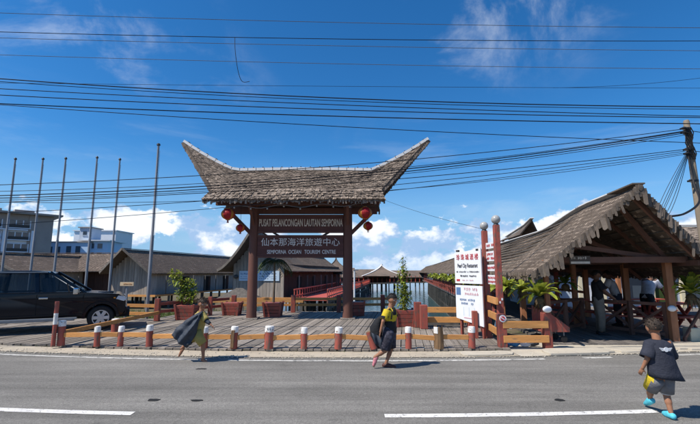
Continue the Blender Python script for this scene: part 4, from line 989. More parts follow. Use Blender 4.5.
def block(label, x, y, rz, w, d, h, wm, wins, roof_m='hotel_trim', over=.3):
    t = thing('town_block', label, 'building', (x, y, -2.6), rz, 'pale town blocks behind the stilt houses')
    m = MB(); m.box((w/2, d/2, h/2), (w, d, h)); m.build('wall', wm, t)
    m = MB(); m.box((w/2, d/2, h+.1), (w+over*2, d+over*2, .22)); m.build('roof', roof_m, t)
    for (px, pz, ww, wh) in wins:
        m = MB(); m.box((px, -.02, pz), (ww, .12, wh)); q = m.build('window', 'window_glass', t)
        m = MB(); m.box((px, -.1, pz-wh/2-.08), (ww+.3, .12, .12)); m.build('sill', wm, q)
block('low blue block between the hotel and the white roof', -66.5, 89, .0, 9.8, 8, 10.6, 'white_block', [(1.6, 8.9, .9, 1.6), (3.3, 8.9, .9, 1.6), (5.6, 8.9, 1.0, 1.8), (7.6, 8.9, 1.0, 1.8)])
block('pale blue block with white roof at the right end of the town', -58.6, 90, .1, 5.2, 7, 11.0, 'white_block', [(1.9, 9.9, 1., 1.1), (3.6, 9.9, 1., 1.1), (1.9, 7.9, 1., 1.2), (3.6, 7.9, 1., 1.2)], 'board_white', .8)
block('dark blue stair tower standing before the white roofs', -60.2, 91, 0, 2.4, 4, 14.0, 'blue_wall', [(1.2, 12.8, .8, .8)])
block('white flat-roofed hall behind the low blue block', -69.5, 103, 0, 10.5, 8, 14.5, 'board_white', [], 'board_white')
t = thing('ochre_roof_house', 'distant house with ochre roof peeping over the long stilt house', 'house', (-18.5, 78, -2.7)); m = MB(); m.prism([(-4, 6.0), (-3, 7.05), (3, 7.05), (4, 6.0)], 'y', 0, 6); m.build('roof', 'ochre_roof', t); m = MB(); m.box((0, 3, 3), (6.5, 5, 6.1)); m.build('wall', 'grey_board', t)
# ------------------------------------------------------------------ flag poles
for i, (x, y, h, r, lab) in enumerate(((-13.70, 16.3, 6.19, .042, 'leftmost bare flag pole, over the pickup cab'), (-12.57, 16.3, 6.19, .042, 'second bare flag pole from the left'), (-11.64, 16.3, 6.21, .042, 'third bare flag pole from the left'),
                                       (-10.36, 16.3, 6.25, .042, 'fourth bare flag pole from the left, over the pickup windscreen'), (-9.42, 16.3, 6.17, .042, 'fifth bare flag pole from the left, next to the small cream sign'), (-7.13, 14.75, 6.3, .055, 'tallest bare flag pole, rising beside the leafy bush'))):
    zb = ground_z(x, y); t = thing('flag_pole', lab, 'flag pole', (x, y, zb), group='bare flag poles'); H_ = h-zb
    mb = MB(); mb.lathe([(r, 0), (r, H_*.5), (r*.82, H_*.5+.02), (r*.72, H_)], 10); mb.build('shaft', 'galvanised', t, smooth=True)
    mb = MB(); mb.lathe([(r*.75, H_), (r*1.25, H_+.02), (r*1.1, H_+.07), (r*.3, H_+.1)], 10); mb.build('finial', 'dark_metal', t, smooth=True)
    mb = MB(); mb.box((0, 0, .05), (.3, .3, .1)); mb.build('footing', 'concrete', t)
    mb = MB(); mb.tube([(r+.02, -.01, H_*.16), (r+.015, -.01, H_*.97)], .006, 4); mb.build('halyard', 'cable_grey', t)
t = thing('small_sign', 'small cream board on a slim post behind the pickup nose', 'sign', (-8.3, 15.5, ground_z(-8.3, 15.5))); zb = -ground_z(-8.3, 15.5)
mb = MB(); mb.box((0, 0, (1.2+zb)/2), (.07, .07, 1.2+zb)); mb.build('post', 'galvanised', t); mb = MB(); mb.box((.02, -.05, 1.21+zb), (.5, .03, .14)); b = mb.build('board', 'cream_sign', t); print_row(b, 'orange_wood', (.06, -.07, 1.21+zb), .32, .06, 7, True)
# ------------------------------------------------------------------ utility pole and overhead cables
t = thing('utility_pole', 'leaning wooden utility pole with cable clamps above the right shelter roof', 'utility pole', (9.86, 11.5, ground_z(9.86, 11.5)))
zb = -ground_z(9.86, 11.5); mb = MB(); mb.lathe([(.11, 0), (.095, 3.2), (.078, 6.0+zb), (.06, 6.05+zb)], 12); p = mb.build('shaft', 'concrete_pole', t, smooth=True); t.rotation_euler.y = -.018; t.location.x += .10
for i, z in enumerate((5.75, 5.62, 5.12, 5.0, 4.2)):
    mb = MB(); mb.lathe([(.095, z+zb), (.095, z+.06+zb)], 12); mb.build('clamp', 'dark_metal', t)
    mb = MB(); mb.box((-.14, -.06, z+.03+zb), (.1, .06, .09)); mb.build('bracket', 'galvanised', t)
    mb = MB(); mb.tube([(-.1, -.12, z+zb), (-.2, -.14, z+.03+zb), (-.3, -.1, z+zb)], .028, 6); mb.build('splice', 'cable_black', t)
for k in range(7): mb = MB(); pts = [(-.16+.03*k+.05*math.sin(i*1.7+k), -.11, 5.8+zb-i*.16) for i in range(7)]; mb.tube(pts, .014, 5); mb.build('loose_wire', 'cable_black', t)
def cable(label, a, b, sag, r, m='cable_black', ext=(0, 0), n=40, grp='overhead cables along the road'):
    a, b = Vector(a), Vector(b); d = b-a; A = a-d*ext[0]; B = b+d*ext[1]; D = B-A; t0 = ext[0]/(1+ext[0]+ext[1]); t1 = (1+ext[0])/(1+ext[0]+ext[1]); mb = MB()
    q = lambda t: -sag*4*t*(1-t)
    # sag measured below the chord between a and b
    pts = []
    for i in range(n+1):
        t = i/n; base = A+D*t; s_ = (t-t0)/(t1-t0); pts.append(base+Vector((0, 0, -sag*4*s_*(1-s_) if 0 <= s_ <= 1 else sag*4*s_*(s_-1))))
    o = pts[0].copy(); mb.tube([p-o for p in pts], r*.8, 5); return tag(mb.build('cable', m, loc=o, smooth=True, fix=False), label, 'cable', grp)
CA = [('topmost pale cable across the upper sky', (-6.97, 7.5, 6.75), (6.93, 7.5, 6.43), .05, .007, 'cable_grey'), ('second cable from the top, dark', (-7.19, 7.8, 6.53), (7.17, 7.8, 6.33), .06, .009, 'cable_black'),
      ('third cable from the top, pale', (-7.36, 8.0, 6.52), (7.32, 8.0, 6.23), .04, .007, 'cable_grey'), ('fourth cable from the top, pale', (-7.49, 8.2, 6.25), (7.46, 8.2, 5.93), .05, .007, 'cable_grey'),
      ('fine single cable just above the thick bundle', (-7.6, 8.4, 5.71), (7.58, 8.4, 5.59), .02, .005, 'cable_black'),
      ('thick upper cable of the roadside bundle', (-6.88, 7.6, 5.41), (6.81, 7.6, 4.83), .12, .013, 'cable_black'), ('cable hugging the thick upper one in the bundle', (-6.89, 7.62, 5.36), (6.82, 7.62, 4.79), .12, .008, 'cable_black'),
      ('third cable of the roadside bundle', (-6.95, 7.7, 5.25), (6.88, 7.7, 4.68), .06, .010, 'cable_black'), ('fourth cable of the roadside bundle', (-6.98, 7.75, 5.14), (6.92, 7.75, 4.67), .08, .011, 'cable_black'),
      ('fifth cable of the roadside bundle', (-7.0, 7.8, 4.98), (6.95, 7.8, 4.56), .06, .013, 'cable_black'), ('lowest cable of the bundle, drooping to the right', (-7.04, 7.85, 4.98), (4.97, 7.85, 4.26), .05, .009, 'cable_black')]
for lab, a, b, sg, r, m in CA: cable(lab, a, b, sg, r, m, (1.2, 1.2))
cable('end of a thin cable joining the bundle at the right', (4.4, 8.4, 5.60), (7.6, 8.4, 5.82), .05, .005, 'cable_black', (0, .6))
PC = [((-9.58, 11, 4.01), (9.72, 11.38, 5.75), .25, .013), ((-9.56, 11, 3.83), (9.72, 11.38, 5.69), .35, .010), ((-9.6, 11.05, 3.72), (9.72, 11.38, 5.67), .34, .018), ((-9.6, 11.1, 3.66), (9.72, 11.38, 5.63), .36, .016), ((-9.62, 11.1, 3.60), (9.72, 11.38, 5.57), .36, .010),
      ((-9.7, 11.2, 3.56), (9.7, 11.38, 5.14), .22, .013), ((-9.66, 11.2, 3.26), (9.7, 11.38, 5.09), .22, .011), ((-9.7, 11.3, 2.94), (9.7, 11.38, 5.04), .2, .010), ((-4.76, 11.3, 3.60), (9.7, 11.38, 5.0), .25, .009)]
PL = ['topmost cable sagging left from the utility pole', 'second cable sagging left from the utility pole', 'thickest cable of the pole bundle crossing the gateway roof', 'thick cable under the thickest one of the pole bundle', 'fifth cable sagging left from the utility pole',
      'sixth cable sagging from the pole, crossing the gateway roof low', 'seventh cable from the pole, crossing just under the gateway eave line', 'lowest long cable from the pole, passing behind the large left lantern', 'short steep cable from the pole ending left of the gateway roof']
for (a, b, sg, r), lab in zip(PC, PL): cable(lab, a, b, sg, r, 'cable_black', (1.0, 0), grp='cables strung from the utility pole')
cable('cable running on to the right from the utility pole head', (9.95, 11.45, 5.7), (18, 12, 5.6), .2, .013, grp='cables strung from the utility pole'); cable('lower cable running on to the right from the utility pole', (9.95, 11.45, 5.1), (18, 12, 5.0), .2, .012, grp='cables strung from the utility pole')
cable('thin service wire from the gateway roof to the sign post globe', (1.10, 13.35, 4.02), (3.40, 10.35, 2.72), .06, .006, grp='service wires')
def wire(label, pts, r): 
    mb = MB(); P = [Vector(p) for p in pts]; o = P[0]; out = []
    for i in range(len(P)-1):
        p0, p1, p2, p3 = P[max(i-1, 0)], P[i], P[i+1], P[min(i+2, len(P)-1)]
        for k in range(8):
            t = k/8; out.append(.5*((2*p1)+(-p0+p2)*t+(2*p0-5*p1+4*p2-p3)*t*t+(-p0+3*p1-3*p2+p3)*t**3)-o)
    out.append(P[-1]-o); mb.tube(out, r, 6); tag(mb.build('service_wire', 'cable_black', loc=o, smooth=True, fix=False), label, 'cable', 'service wires')
wire('thick black cable looping from the pole to the pavilion gable', [(9.7, 11.4, 4.95), (9.6, 11.2, 4.1), (9.25, 10.7, 3.5), (8.5, 10.3, 3.12), (7.8, 10.05, 2.98), (7.3, 9.9, 2.74)], .028)
for k, (dx, dz, lab) in enumerate(((-.15, .02, 'leftmost'), (.1, -.05, 'second'), (.3, -.1, 'third'), (.5, -.12, 'fourth'), (.8, -.2, 'fifth'), (1.1, -.25, 'rightmost'))):
    wire(lab+' thin service wire slanting from the pole to the pavilion ridge', [(9.68, 11.38, 5.1-.03*k), (8.85+dx*.35, 11.4+dx*.2, 3.7+dz), (8.05+dx*.3, 11.4+dx*.5, 2.12-dx*.1)], .008)
wire('loose wire end hanging from the second cable in the upper left sky', [(-2.36, 7.8, 6.40), (-2.34, 7.8, 6.1), (-2.28, 7.85, 5.7), (-2.2, 7.9, 5.50), (-2.05, 7.9, 5.50)], .006)

t = thing('jetty_lamp', 'slim pale lamp pole just right of the right gateway column', 'lamp post', (.35, 33, -2.1)); m = MB(); m.lathe([(.09, 0), (.06, 3.9)], 8); m.build('pole', 'ridge_metal', t); m = MB(); m.box((.12, 0, 3.9), (.4, .14, .08)); m.build('lamp_head', 'galvanised', t)
# ------------------------------------------------------------------ black double-cab pickup
def build_truck():
    t = thing('pickup_truck', 'shiny black double-cab pickup with silver running board parked at left', 'pickup', (-7.34, 12.47, DT), R(28))
    WB = 2.95; wr = .335; hw = .88
    def arch(cx, r, n=12): return [(cx+r*math.cos(math.pi*k/n), max(.36, wr+r*math.sin(math.pi*k/n))) for k in range(n+1)]
    prof = [(.52, .40), (.58, .52), (.59, .74), (.55, .88), (.40, .975), (-.38, 1.03), (-2.52, 1.03), (-2.56, .98), (-4.15, .98), (-4.2, .45), (-3.56, .40)]
    prof += [(x, z) for x, z in arch(-WB, .41)[::-1]]+[(-2.55, .40), (-.50, .40)]+[(x, z) for x, z in arch(0, .41)[::-1]]+[(.46, .38)]
    # body sides bulge: loft of the profile across the width
    mb = MB(); n = len(prof); secs = [(-hw, .0, .97), (-hw*.985, 0, 1), (hw*.985, 0, 1), (hw, 0, .97)]
    vs = []; 
    for y, _, k in secs:
        for x, z in prof: vs.append((x*1.0, y*(1 if z > .55 else .97)*(1 if x < .4 else 1-.10*(x-.4)/.2), z))
    fs = [tuple(range(n)), tuple((len(secs)-1)*n+i for i in range(n))[::-1]]
    for j in range(len(secs)-1):
        for i in range(n): i2 = (i+1) % n; fs.append((j*n+i, (j+1)*n+i, (j+1)*n+i2, j*n+i2))
    mb.add(vs, fs); body = mb.build('body', 'black_paint', t, bevel=.022, smooth=True, angle=35)
    mb = MB(); mb.box((.05, 0, 1.0), (.4, .5, .05)); mb.build('bonnet_scoop', 'black_paint', t, bevel=.02)
    # cab: glass house with roof and pillars
    base = [(-2.52, 1.02), (-.42, 1.02)]; roofp = [(-2.58, 1.58), (-1.28, 1.60)]
    def P(x, z, s):
        k = (z-1.02)/.58; return (x, s*(hw*.965-.15*max(0, k)), z)
    gp = [(-2.50, 1.0), (-.50, 1.0), (-1.29, 1.56), (-2.40, 1.56)]
    mb = MB(); vs = [(x, s*(abs(P(x, z, 1)[1])-.02), z) for s in (-1, 1) for x, z in gp]; mb.add(vs, [(0,1,2,3), (7,6,5,4), (0,4,5,1), (1,5,6,2), (2,6,7,3), (3,7,4,0)]); mb.build('glass', 'dark_glass', t)
    mb = MB(); rp = [(-2.46, 1.545), (-1.24, 1.555), (-1.34, 1.605), (-1.7, 1.63), (-2.2, 1.625), (-2.43, 1.60)]; vs = []
    for s in (-1, 1):
        for x, z in rp: vs.append((x, s*(.735 if z < 1.57 else .66), z))
    k = len(rp); mb.add(vs, [tuple(range(k)), tuple(range(k, 2*k))[::-1]]+[(i, k+i, k+(i+1) % k, (i+1) % k) for i in range(k)]); mb.build('cab_roof', 'black_paint', t, bevel=.015, smooth=True)
    for s in (-1, 1):
        for (xa, za, xb, zb, w) in ((-.40, 1.02, -1.27, 1.585, .07), (-1.48, 1.02, -1.56, 1.58, .10), (-2.52, 1.02, -2.44, 1.58, .13)):
            mb = MB(); mb.bar(P(xa, za, s), P(xb, zb, s), .05, w, up=(1, 0, .3)); mb.build('pillar', 'black_paint', t, bevel=.012)
        mb = MB(); mb.bar((-2.52, s*.862, 1.035), (-.48, s*.862, 1.035), .02, .035); mb.build('belt_trim', 'rubber', t)
        mb = MB(); mb.bar(P(-.78, 1.02, s), P(-.86, 1.30, s), .03, .03, up=(1, 0, 0)); mb.build('quarter_bar', 'rubber', t)
        mb = MB(); mb.bar((-2.46, s*.742, 1.585), (-1.32, s*.742, 1.585), .035, .03); mb.build('rain_guard', 'running_board', t)
        for x in (-.44, -1.49, -2.48):
            mb = MB(); mb.bar((x, s*(hw+.003), .46), (x, s*(hw+.003), 1.0), .012, .012); mb.build('door_seam', 'rubber', t)
        mb = MB(); mb.bar((-.44, s*(hw+.003), .46), (-2.48, s*(hw+.003), .46), .012, .012); mb.build('door_seam', 'rubber', t)
        for x in (-1.34, -2.34): mb = MB(); mb.box((x, s*(hw+.02), .90), (.20, .035, .045)); mb.build('door_handle', 'chrome', t, bevel=.01)
        mb = MB(); mb.box((-.62, s*1.0, 1.08), (.12, .2, .17)); mb.build('mirror', 'chrome', t, bevel=.03); mb = MB(); mb.box((-.545, s*1.01, 1.09), (.012, .16, .12)); mb.build('mirror_cap', 'chrome', t)
        mb = MB(); mb.box((-1.55, s*.92, .36), (2.0, .16, .05)); mb.box((-1.55, s*.94, .32), (1.9, .1, .04)); mb.build('running_board', 'running_board', t, bevel=.015)
        mb = MB(); mb.prism([(.33, .83), (.54, .77), (.58, .81), (.555, .885), (.40, .95)], 'y', s*.70-.14, s*.70+.14); mb.build('headlight', 'lens_glass', t, bevel=.012)
        mb = MB(); mb.box((.30, s*(hw+.004), .87), (.05, .012, .03)); mb.build('side_repeater', 'amber', t)
        for cx in (0, -WB):
            mb = MB()
            for q in range(14):
                a0, a1 = math.pi*q/14, math.pi*(q+1)/14
                mb.bar((cx+.415*math.cos(a0), s*(hw+.0), wr+.415*math.sin(a0)), (cx+.415*math.cos(a1), s*(hw+.0), wr+.415*math.sin(a1)), .07, .05, up=(0, 1, 0))
            mb.build('wheel_arch', 'black_paint', t, bevel=.0)
            rot = Matrix.Rotation(R(90), 3, 'X'); w = thing_part('wheel', t, (cx, s*.78, wr))
            mb = MB(); mb.lathe([(.21, -.12), (.30, -.125), (.325, -.09), (wr, -.05), (wr, .05), (.325, .09), (.30, .125), (.21, .12)], 36, rot=rot, cap=False); mb.build('tyre', 'rubber', w, smooth=True)
            mb = MB(); mb.lathe([(.225, -.115), (.212, -.112), (.20, -.04), (.05, -.03), (.02, -.03)], 28, rot=rot, cap=False)
            mb.lathe([(.225, .115), (.212, .112), (.20, .04), (.05, .03), (.02, .03)], 28, rot=rot, cap=False); mb.build('rim', 'dark_metal', w, smooth=True)
            for q2 in (-1, 1):
                if q2 != s: continue
                mb = MB(); mb.lathe([(.214, s*-.06), (.214, s*-.114), (.188, s*-.114), (.182, s*-.06)], 28, rot=rot, cap=False); mb.build('rim_lip', 'alloy', w, smooth=True)
            for q in range(6):
                a = q*math.pi/3; mb = MB(); yy = s*.085
                mb.prism([(.04*math.cos(a+1.2), .04*math.sin(a+1.2)), (.205*math.cos(a+.24), .205*math.sin(a+.24)), (.205*math.cos(a-.24), .205*math.sin(a-.24)), (.04*math.cos(a-1.2), .04*math.sin(a-1.2))], 'y', yy-.012, yy+.012); mb.build('spoke', 'alloy', w, bevel=.005)
            mb = MB(); mb.tube([(0, s*.06, 0), (0, s*.105, 0)], .05, 14); mb.build('hub_cap', 'alloy', w)
    mb = MB(); mb.box((.58, 0, .50), (.10, 1.5, .22)); mb.build('bumper', 'black_paint', t, bevel=.04); mb = MB(); mb.box((.58, 0, .74), (.05, .9, .16)); mb.build('grille', 'chrome', t, bevel=.015)
    # hard canopy over the load bed
    mb = MB(); mb.add([(-4.15, -.86, .98), (-2.60, -.86, .98), (-2.60, .86, .98), (-4.15, .86, .98), (-4.1, -.72, 1.58), (-2.64, -.72, 1.6), (-2.64, .72, 1.6), (-4.1, .72, 1.58)], [(3,2,1,0),(4,5,6,7),(0,1,5,4),(1,2,6,5),(2,3,7,6),(3,0,4,7)]); mb.build('canopy', 'black_paint', t, bevel=.03)
    mb = MB(); mb.box((-1.6, 0, .42), (4.6, 1.3, .2)); mb.build('chassis', 'rubber', t)
    for s in (-.35, .35):
        mb = MB(); mb.box((-1.35, s, 1.12), (.16, .48, .62), Matrix.Rotation(-.2, 3, 'Y')); mb.build('seat', 'cloth_grey', t, bevel=.05)
    return t
def thing_part(name, parent, loc):
    o = bpy.data.objects.new(name, None); o.empty_display_size = .1; col.objects.link(o); o.parent = parent; o.location = loc; return o
build_truck()
# ------------------------------------------------------------------ planters and plants
def planter(label, x, y, w, h, z=DT, rz=0.):
    t = thing('planter', label, 'planter', (x, y, z), rz, 'red timber planters on the boardwalk'); a, b = w*.40, w*.5
    for k in range(4):
        z0, z1 = h*k/4+.005, h*(k+1)/4-.005; q = lambda zz: a+(b-a)*zz/h
        mb = MB(); r0, r1 = q(z0), q(z1)
        mb.add([(-r0,-r0,z0),(r0,-r0,z0),(r0,r0,z0),(-r0,r0,z0),(-r1,-r1,z1),(r1,-r1,z1),(r1,r1,z1),(-r1,r1,z1)], [(3,2,1,0),(4,5,6,7),(0,1,5,4),(1,2,6,5),(2,3,7,6),(3,0,4,7)]); mb.build('board', 'red_paint', t, bevel=.006)
    for sx in (-1, 1):
        for sy in (-1, 1): mb = MB(); mb.bar((sx*a*1.02, sy*a*1.02, 0), (sx*b*1.03, sy*b*1.03, h+.03), .06, .06, up=(0, 1, 0)); mb.build('corner_post', 'red_paint', t)
    mb = MB(); mb.box((0, 0, h-.03), (b*1.86, b*1.86, .02)); mb.build('soil_fill', 'soil', t)
    return t
planter('leftmost red planter, at the back fence left of the gateway', -4.42, 15.75, .60, .46)
planter('red planter holding the small palm behind the left gateway column', -2.78, 15.2, .62, .5)
planter('red planter partly behind the right gateway column', .28, 15.6, .5, .5)
planter('red planter under the tall climbing shrub', 1.62, 12.55, .56, .48)
planter('red planter under the leafy yellow-green bush by the left fence', -5.55, 14.35, .62, .48)
def leaf(mb, p, d, l, w, fold=.25, droop=.3, n=3):
    d = Vector(d).normalized(); s = d.cross(Vector((0, 0, 1)))
    if s.length < .1: s = Vector((1, 0, 0))
    s.normalize(); u = s.cross(d); p = Vector(p); vs = []; 
    for k in range(n+1):
        t = k/n; c = p+d*l*t-Vector((0, 0, 1))*droop*l*t*t; ww = w*math.sin(math.pi*min(.98, .12+.86*t))
        vs += [c-s*ww+u*fold*ww, c, c+s*ww+u*fold*ww]
    fs = []
    for k in range(n): fs += [(3*k, 3*k+1, 3*k+4, 3*k+3), (3*k+1, 3*k+2, 3*k+5, 3*k+4)]
    mb.add(vs, fs)
def tree(name, label, cat, loc, trunk, clumps, m='leaf_green', n=60, ls=.09, seed=1, limbs=True, m2=None):
    random.seed(seed); t = thing(name, label, cat, loc); mb = MB(); mb.tube(trunk[0], trunk[1], 8)
    if limbs:
        for c, r in clumps: mb.tube([Vector(trunk[0][-1])*.75, (Vector(trunk[0][-1])+Vector(c))/2+Vector((rr(-.05, .05), 0, .03)), c], [trunk[1][-1]*.8, trunk[1][-1]*.5, .006], 5)
    mb.build('trunk', 'bark', t, smooth=True); cr = MB(); cr2 = MB()
    for c, r in clumps:
        for i in range(int(n*(r/.2)**2)):
            d = Vector((random.gauss(0, 1), random.gauss(0, 1), random.gauss(0, 1))).normalized(); p = Vector(c)+d*r*rr(.25, 1.05)
            leaf(cr if (not m2 or random.random() < .65) else cr2, p, d+Vector((rr(-.7, .7), rr(-.7, .7), rr(-.3, .8))), ls*rr(.7, 1.4), ls*rr(.22, .36), .2, rr(0, .5), 2)
    cr.build('crown', m, t, fix=False)
    if m2: cr2.build('crown', m2, t, fix=False)
    return t
tree('climbing_shrub', 'tall narrow climbing shrub with yellow-green leaves in a red planter', 'shrub', (1.62, 12.55, .50), ([(0, 0, 0), (.02, 0, .6), (-.01, 0, 1.2), (0, 0, 1.62)], [.025, .02, .015, .006]),
     [((rr(-.09, .09)*(1.1-i*.05), rr(-.1, .1), .12+i*.075), .215-.0075*i) for i in range(20)]+[((.16, 0, .45), .13), ((-.17, .02, .7), .12), ((.12, 0, .95), .12), ((-.1, 0, 1.15), .1)], 'leaf_yellow', 62, .09, 3, False, 'leaf_green')
tree('leafy_bush', 'leaning yellow-green leafy bush in a planter beside the left fence', 'bush', (-5.55, 14.35, .50), ([(0, 0, 0), (-.05, 0, .35), (-.2, 0, .7), (-.4, 0, 1.05)], [.03, .025, .018, .008]),
     [((-.42, 0, 1.05), .16), ((-.55, .05, .88), .15), ((-.3, -.05, .85), .18), ((-.12, 0, .72), .2), ((.08, .05, .55), .22), ((-.2, 0, .5), .22), ((.16, -.05, .32), .2), ((0, 0, .25), .22), ((-.3, .1, .3), .16), ((-.62, 0, 1.1), .1), ((.05, .1, .8), .13)], 'leaf_yellow', 85, .105, 5, True, 'leaf_green')
def palm(label, loc, h, n, L_):
    random.seed(11); t = thing('palm', label, 'palm', loc); mb = MB(); mb.tube([(0, 0, 0), (.02, 0, h*.5), (0, 0, h)], [.05, .035, .035], 9); mb.build('trunk', 'bark', t, smooth=True)
    for k in range(n):
        a = 2*math.pi*k/n+rr(-.2, .2); el = rr(.35, .95); d = Vector((math.cos(a), math.sin(a), 0)); f = MB(); pts = []
        for i in range(9):
            s = i/8; pts.append(Vector((0, 0, h))+d*L_*s*math.cos(el*.6)+Vector((0, 0, L_*(el*s-1.25*s*s))))
        f.tube(pts, [.012-.001*i for i in range(9)], 4)
        for i in range(1, 9):
            for q in (.0, .5):
                p = pts[i-1].lerp(pts[i], q+.25); ax = (pts[i]-pts[i-1]).normalized(); sd = ax.cross(Vector((0, 0, 1))).normalized()
                for s in (-1, 1): leaf(f, p, sd*s+ax*.7-Vector((0, 0, .35)), L_*.36*(1-.55*(i/8))*rr(.85, 1.1), .018, .1, .25, 2)
        f.build('frond', 'leaf_dark', t, fix=False)
palm('small palm with drooping fronds in the planter behind the left gateway column', (-2.78, 15.2, .53), 1.52, 11, .72)
def fern_mesh(n, L_, seed, w=.05, e0=.35, e1=1.15):
    random.seed(seed); mb = MB(); 
    for k in range(n):
        a = 2*math.pi*k/n+rr(-.25, .25); el = rr(e0, e1); d = Vector((math.cos(a), math.sin(a), 0)); l = L_*rr(.75, 1.15); s = Vector((-d.y, d.x, 0)); vs = []; m = 7; tw = rr(-.3, .3)
        for i in range(m+1):
            t = i/m; c = d*l*t*math.cos(el)*1.1+Vector((0, 0, l*(math.sin(el)*t*1.15-.75*t*t*(1.3-el*.6)))); ww = w*(.35+.9*math.sin(math.pi*(.06+.9*t)))*(1+.12*(-1)**i); u = Vector((0, 0, .35*ww))
            vs += [c-s*ww+u, c, c+s*ww+u]
        fs = []
        for i in range(m): fs += [(3*i, 3*i+1, 3*i+4, 3*i+3), (3*i+1, 3*i+2, 3*i+5, 3*i+4)]
        mb.add(vs, fs)
    return mb
def fern(label, x, y, z, L_, seed, group=None, m='leaf_yellow', hang=.0, top=1.6, e0=.35, e1=1.15, n=15):
    t = thing('nest_fern', label, 'fern', (x, y, z), rr(0, 6), group)
    fern_mesh(n, L_, seed, L_*.115*(15/n)**.5, e0, e1).build('fronds', m, t, smooth=True, angle=0, fix=False)
    fern_mesh(7, L_*.6, seed+50, L_*.07).build('inner_fronds', 'leaf_green', t, smooth=True, angle=0, fix=False)
    b = MB(); random.seed(seed)
    for i in range(26): a = rr(0, 6.28); leaf(b, (0, 0, .02), (math.cos(a), math.sin(a), -rr(.6, 2)), L_*rr(.3, .6), .03, .1, .3, 2)
    b.ball((0, 0, -.10), .11, 6); b.build('root_ball', 'leaf_dry', t, fix=False)
    c = MB()
    for k in range(3): a = k*2.1; c.tube([(math.cos(a)*.1, math.sin(a)*.1, -.02), (0, 0, max(.1, top-z))], .004, 4)
    c.build('hanger', 'cable_black', t)
fern('large bright nest fern hanging beside the left entrance post', 4.40, 9.72, 1.08, .62, 1, top=1.75, e0=.4, e1=1.25, n=22)
fern('nest fern hanging inside the entrance left of the man in black', 5.95, 11.5, 1.33, .46, 2, m='leaf_green', top=1.95)
fern('large nest fern hanging right of the right entrance post', 8.12, 9.95, 1.14, .66, 3, top=1.62, e0=.6, e1=1.3, n=24)
fern('nest fern at the right edge of the picture under the shelter', 8.95, 10.35, 1.30, .42, 4, top=1.62)
fern('nest fern behind the twin red sign posts', 4.28, 11.3, 1.22, .5, 6, top=1.6)
fern('nest fern hanging between the sign posts and the entrance fern', 4.35, 10.5, 1.2, .48, 7, top=1.6)
ORD = 'first second third fourth fifth sixth seventh eighth ninth tenth eleventh twelfth thirteenth fourteenth fifteenth sixteenth seventeenth eighteenth nineteenth twentieth twenty-first twenty-second twenty-third twenty-fourth'.split()
for i in range(24):
    y = 12.4+i*1.05*(1+i*.018); x = 4.06+DX*(y-9.6)+.05
    fern(ORD[i]+' small nest fern from the road in the row under the walkway eave', x, y, 1.25+rr(-.04, .04), .45, 20+i % 5, 'row of nest ferns under the walkway eave', 'leaf_yellow', top=1.6)
# crumpled litter below the pavilion fence
for i, (x, y, m, lab) in enumerate(((3.62, 9.35, 'litter_blue', 'blue plastic litter under the wide orange fence'), (3.85, 9.3, 'board_white', 'white plastic litter under the wide orange fence'), (4.05, 9.4, 'cloth_charcoal', 'dark crumpled bag under the wide orange fence'), (3.5, 9.5, 'litter_blue', 'smaller blue scrap behind the badge post'))):
    mb = MB(); mb.ball((0, 0, .05), .085, 6, (1.4, .7, .6)); mb.v = [tuple(Vector(v)*(1+.5*noise.noise(Vector(v)*16+Vector((i*5, 0, 0))))) for v in mb.v]; tag(mb.build('litter', m, loc=(x, y, .03)), lab, 'litter')
# ------------------------------------------------------------------ people
def V(*a): return Vector(a)
def capsule(mb, a, ra, b, rb, n=12, m=5):
    a, b = Vector(a), Vector(b); d = b-a; l = max(d.length, 1e-4); d = d/l; pts = []; rs = []
    for i in range(m): q = math.pi/2*(i/m); pts.append(a-d*ra*math.cos(q)); rs.append(max(.0015, ra*math.sin(q)))
    for i in range(m+1): q = math.pi/2*(i/m); pts.append(b+d*rb*math.sin(q)); rs.append(max(.0015, rb*math.cos(q)))
    mb.tube(pts, rs, n)
def fuse(mb, name, mats, parent, voxel=.007, smooth=5, assign=None):
    """melt overlapping volumes into one continuous skin"""
    tmp = mb.build(name+'_tmp', mats)
    r = tmp.modifiers.new('r', 'REMESH'); r.mode = 'VOXEL'; r.voxel_size = voxel; r.use_smooth_shade = True
    s = tmp.modifiers.new('s', 'SMOOTH'); s.iterations = smooth; s.factor = .5
    bpy.context.view_layer.update()
    me = bpy.data.meshes.new_from_object(tmp.evaluated_get(bpy.context.evaluated_depsgraph_get())); old = tmp.data; bpy.data.objects.remove(tmp); bpy.data.meshes.remove(old)
    me.name = name; me.materials.clear()
    for m in (mats if isinstance(mats, (list, tuple)) else [mats]): me.materials.append(MATS[m])
    if assign:
        for p in me.polygons: p.material_index = assign(p.center)
    for p in me.polygons: p.use_smooth = True
    o = bpy.data.objects.new(name, me); col.objects.link(o); o.parent = parent; return o
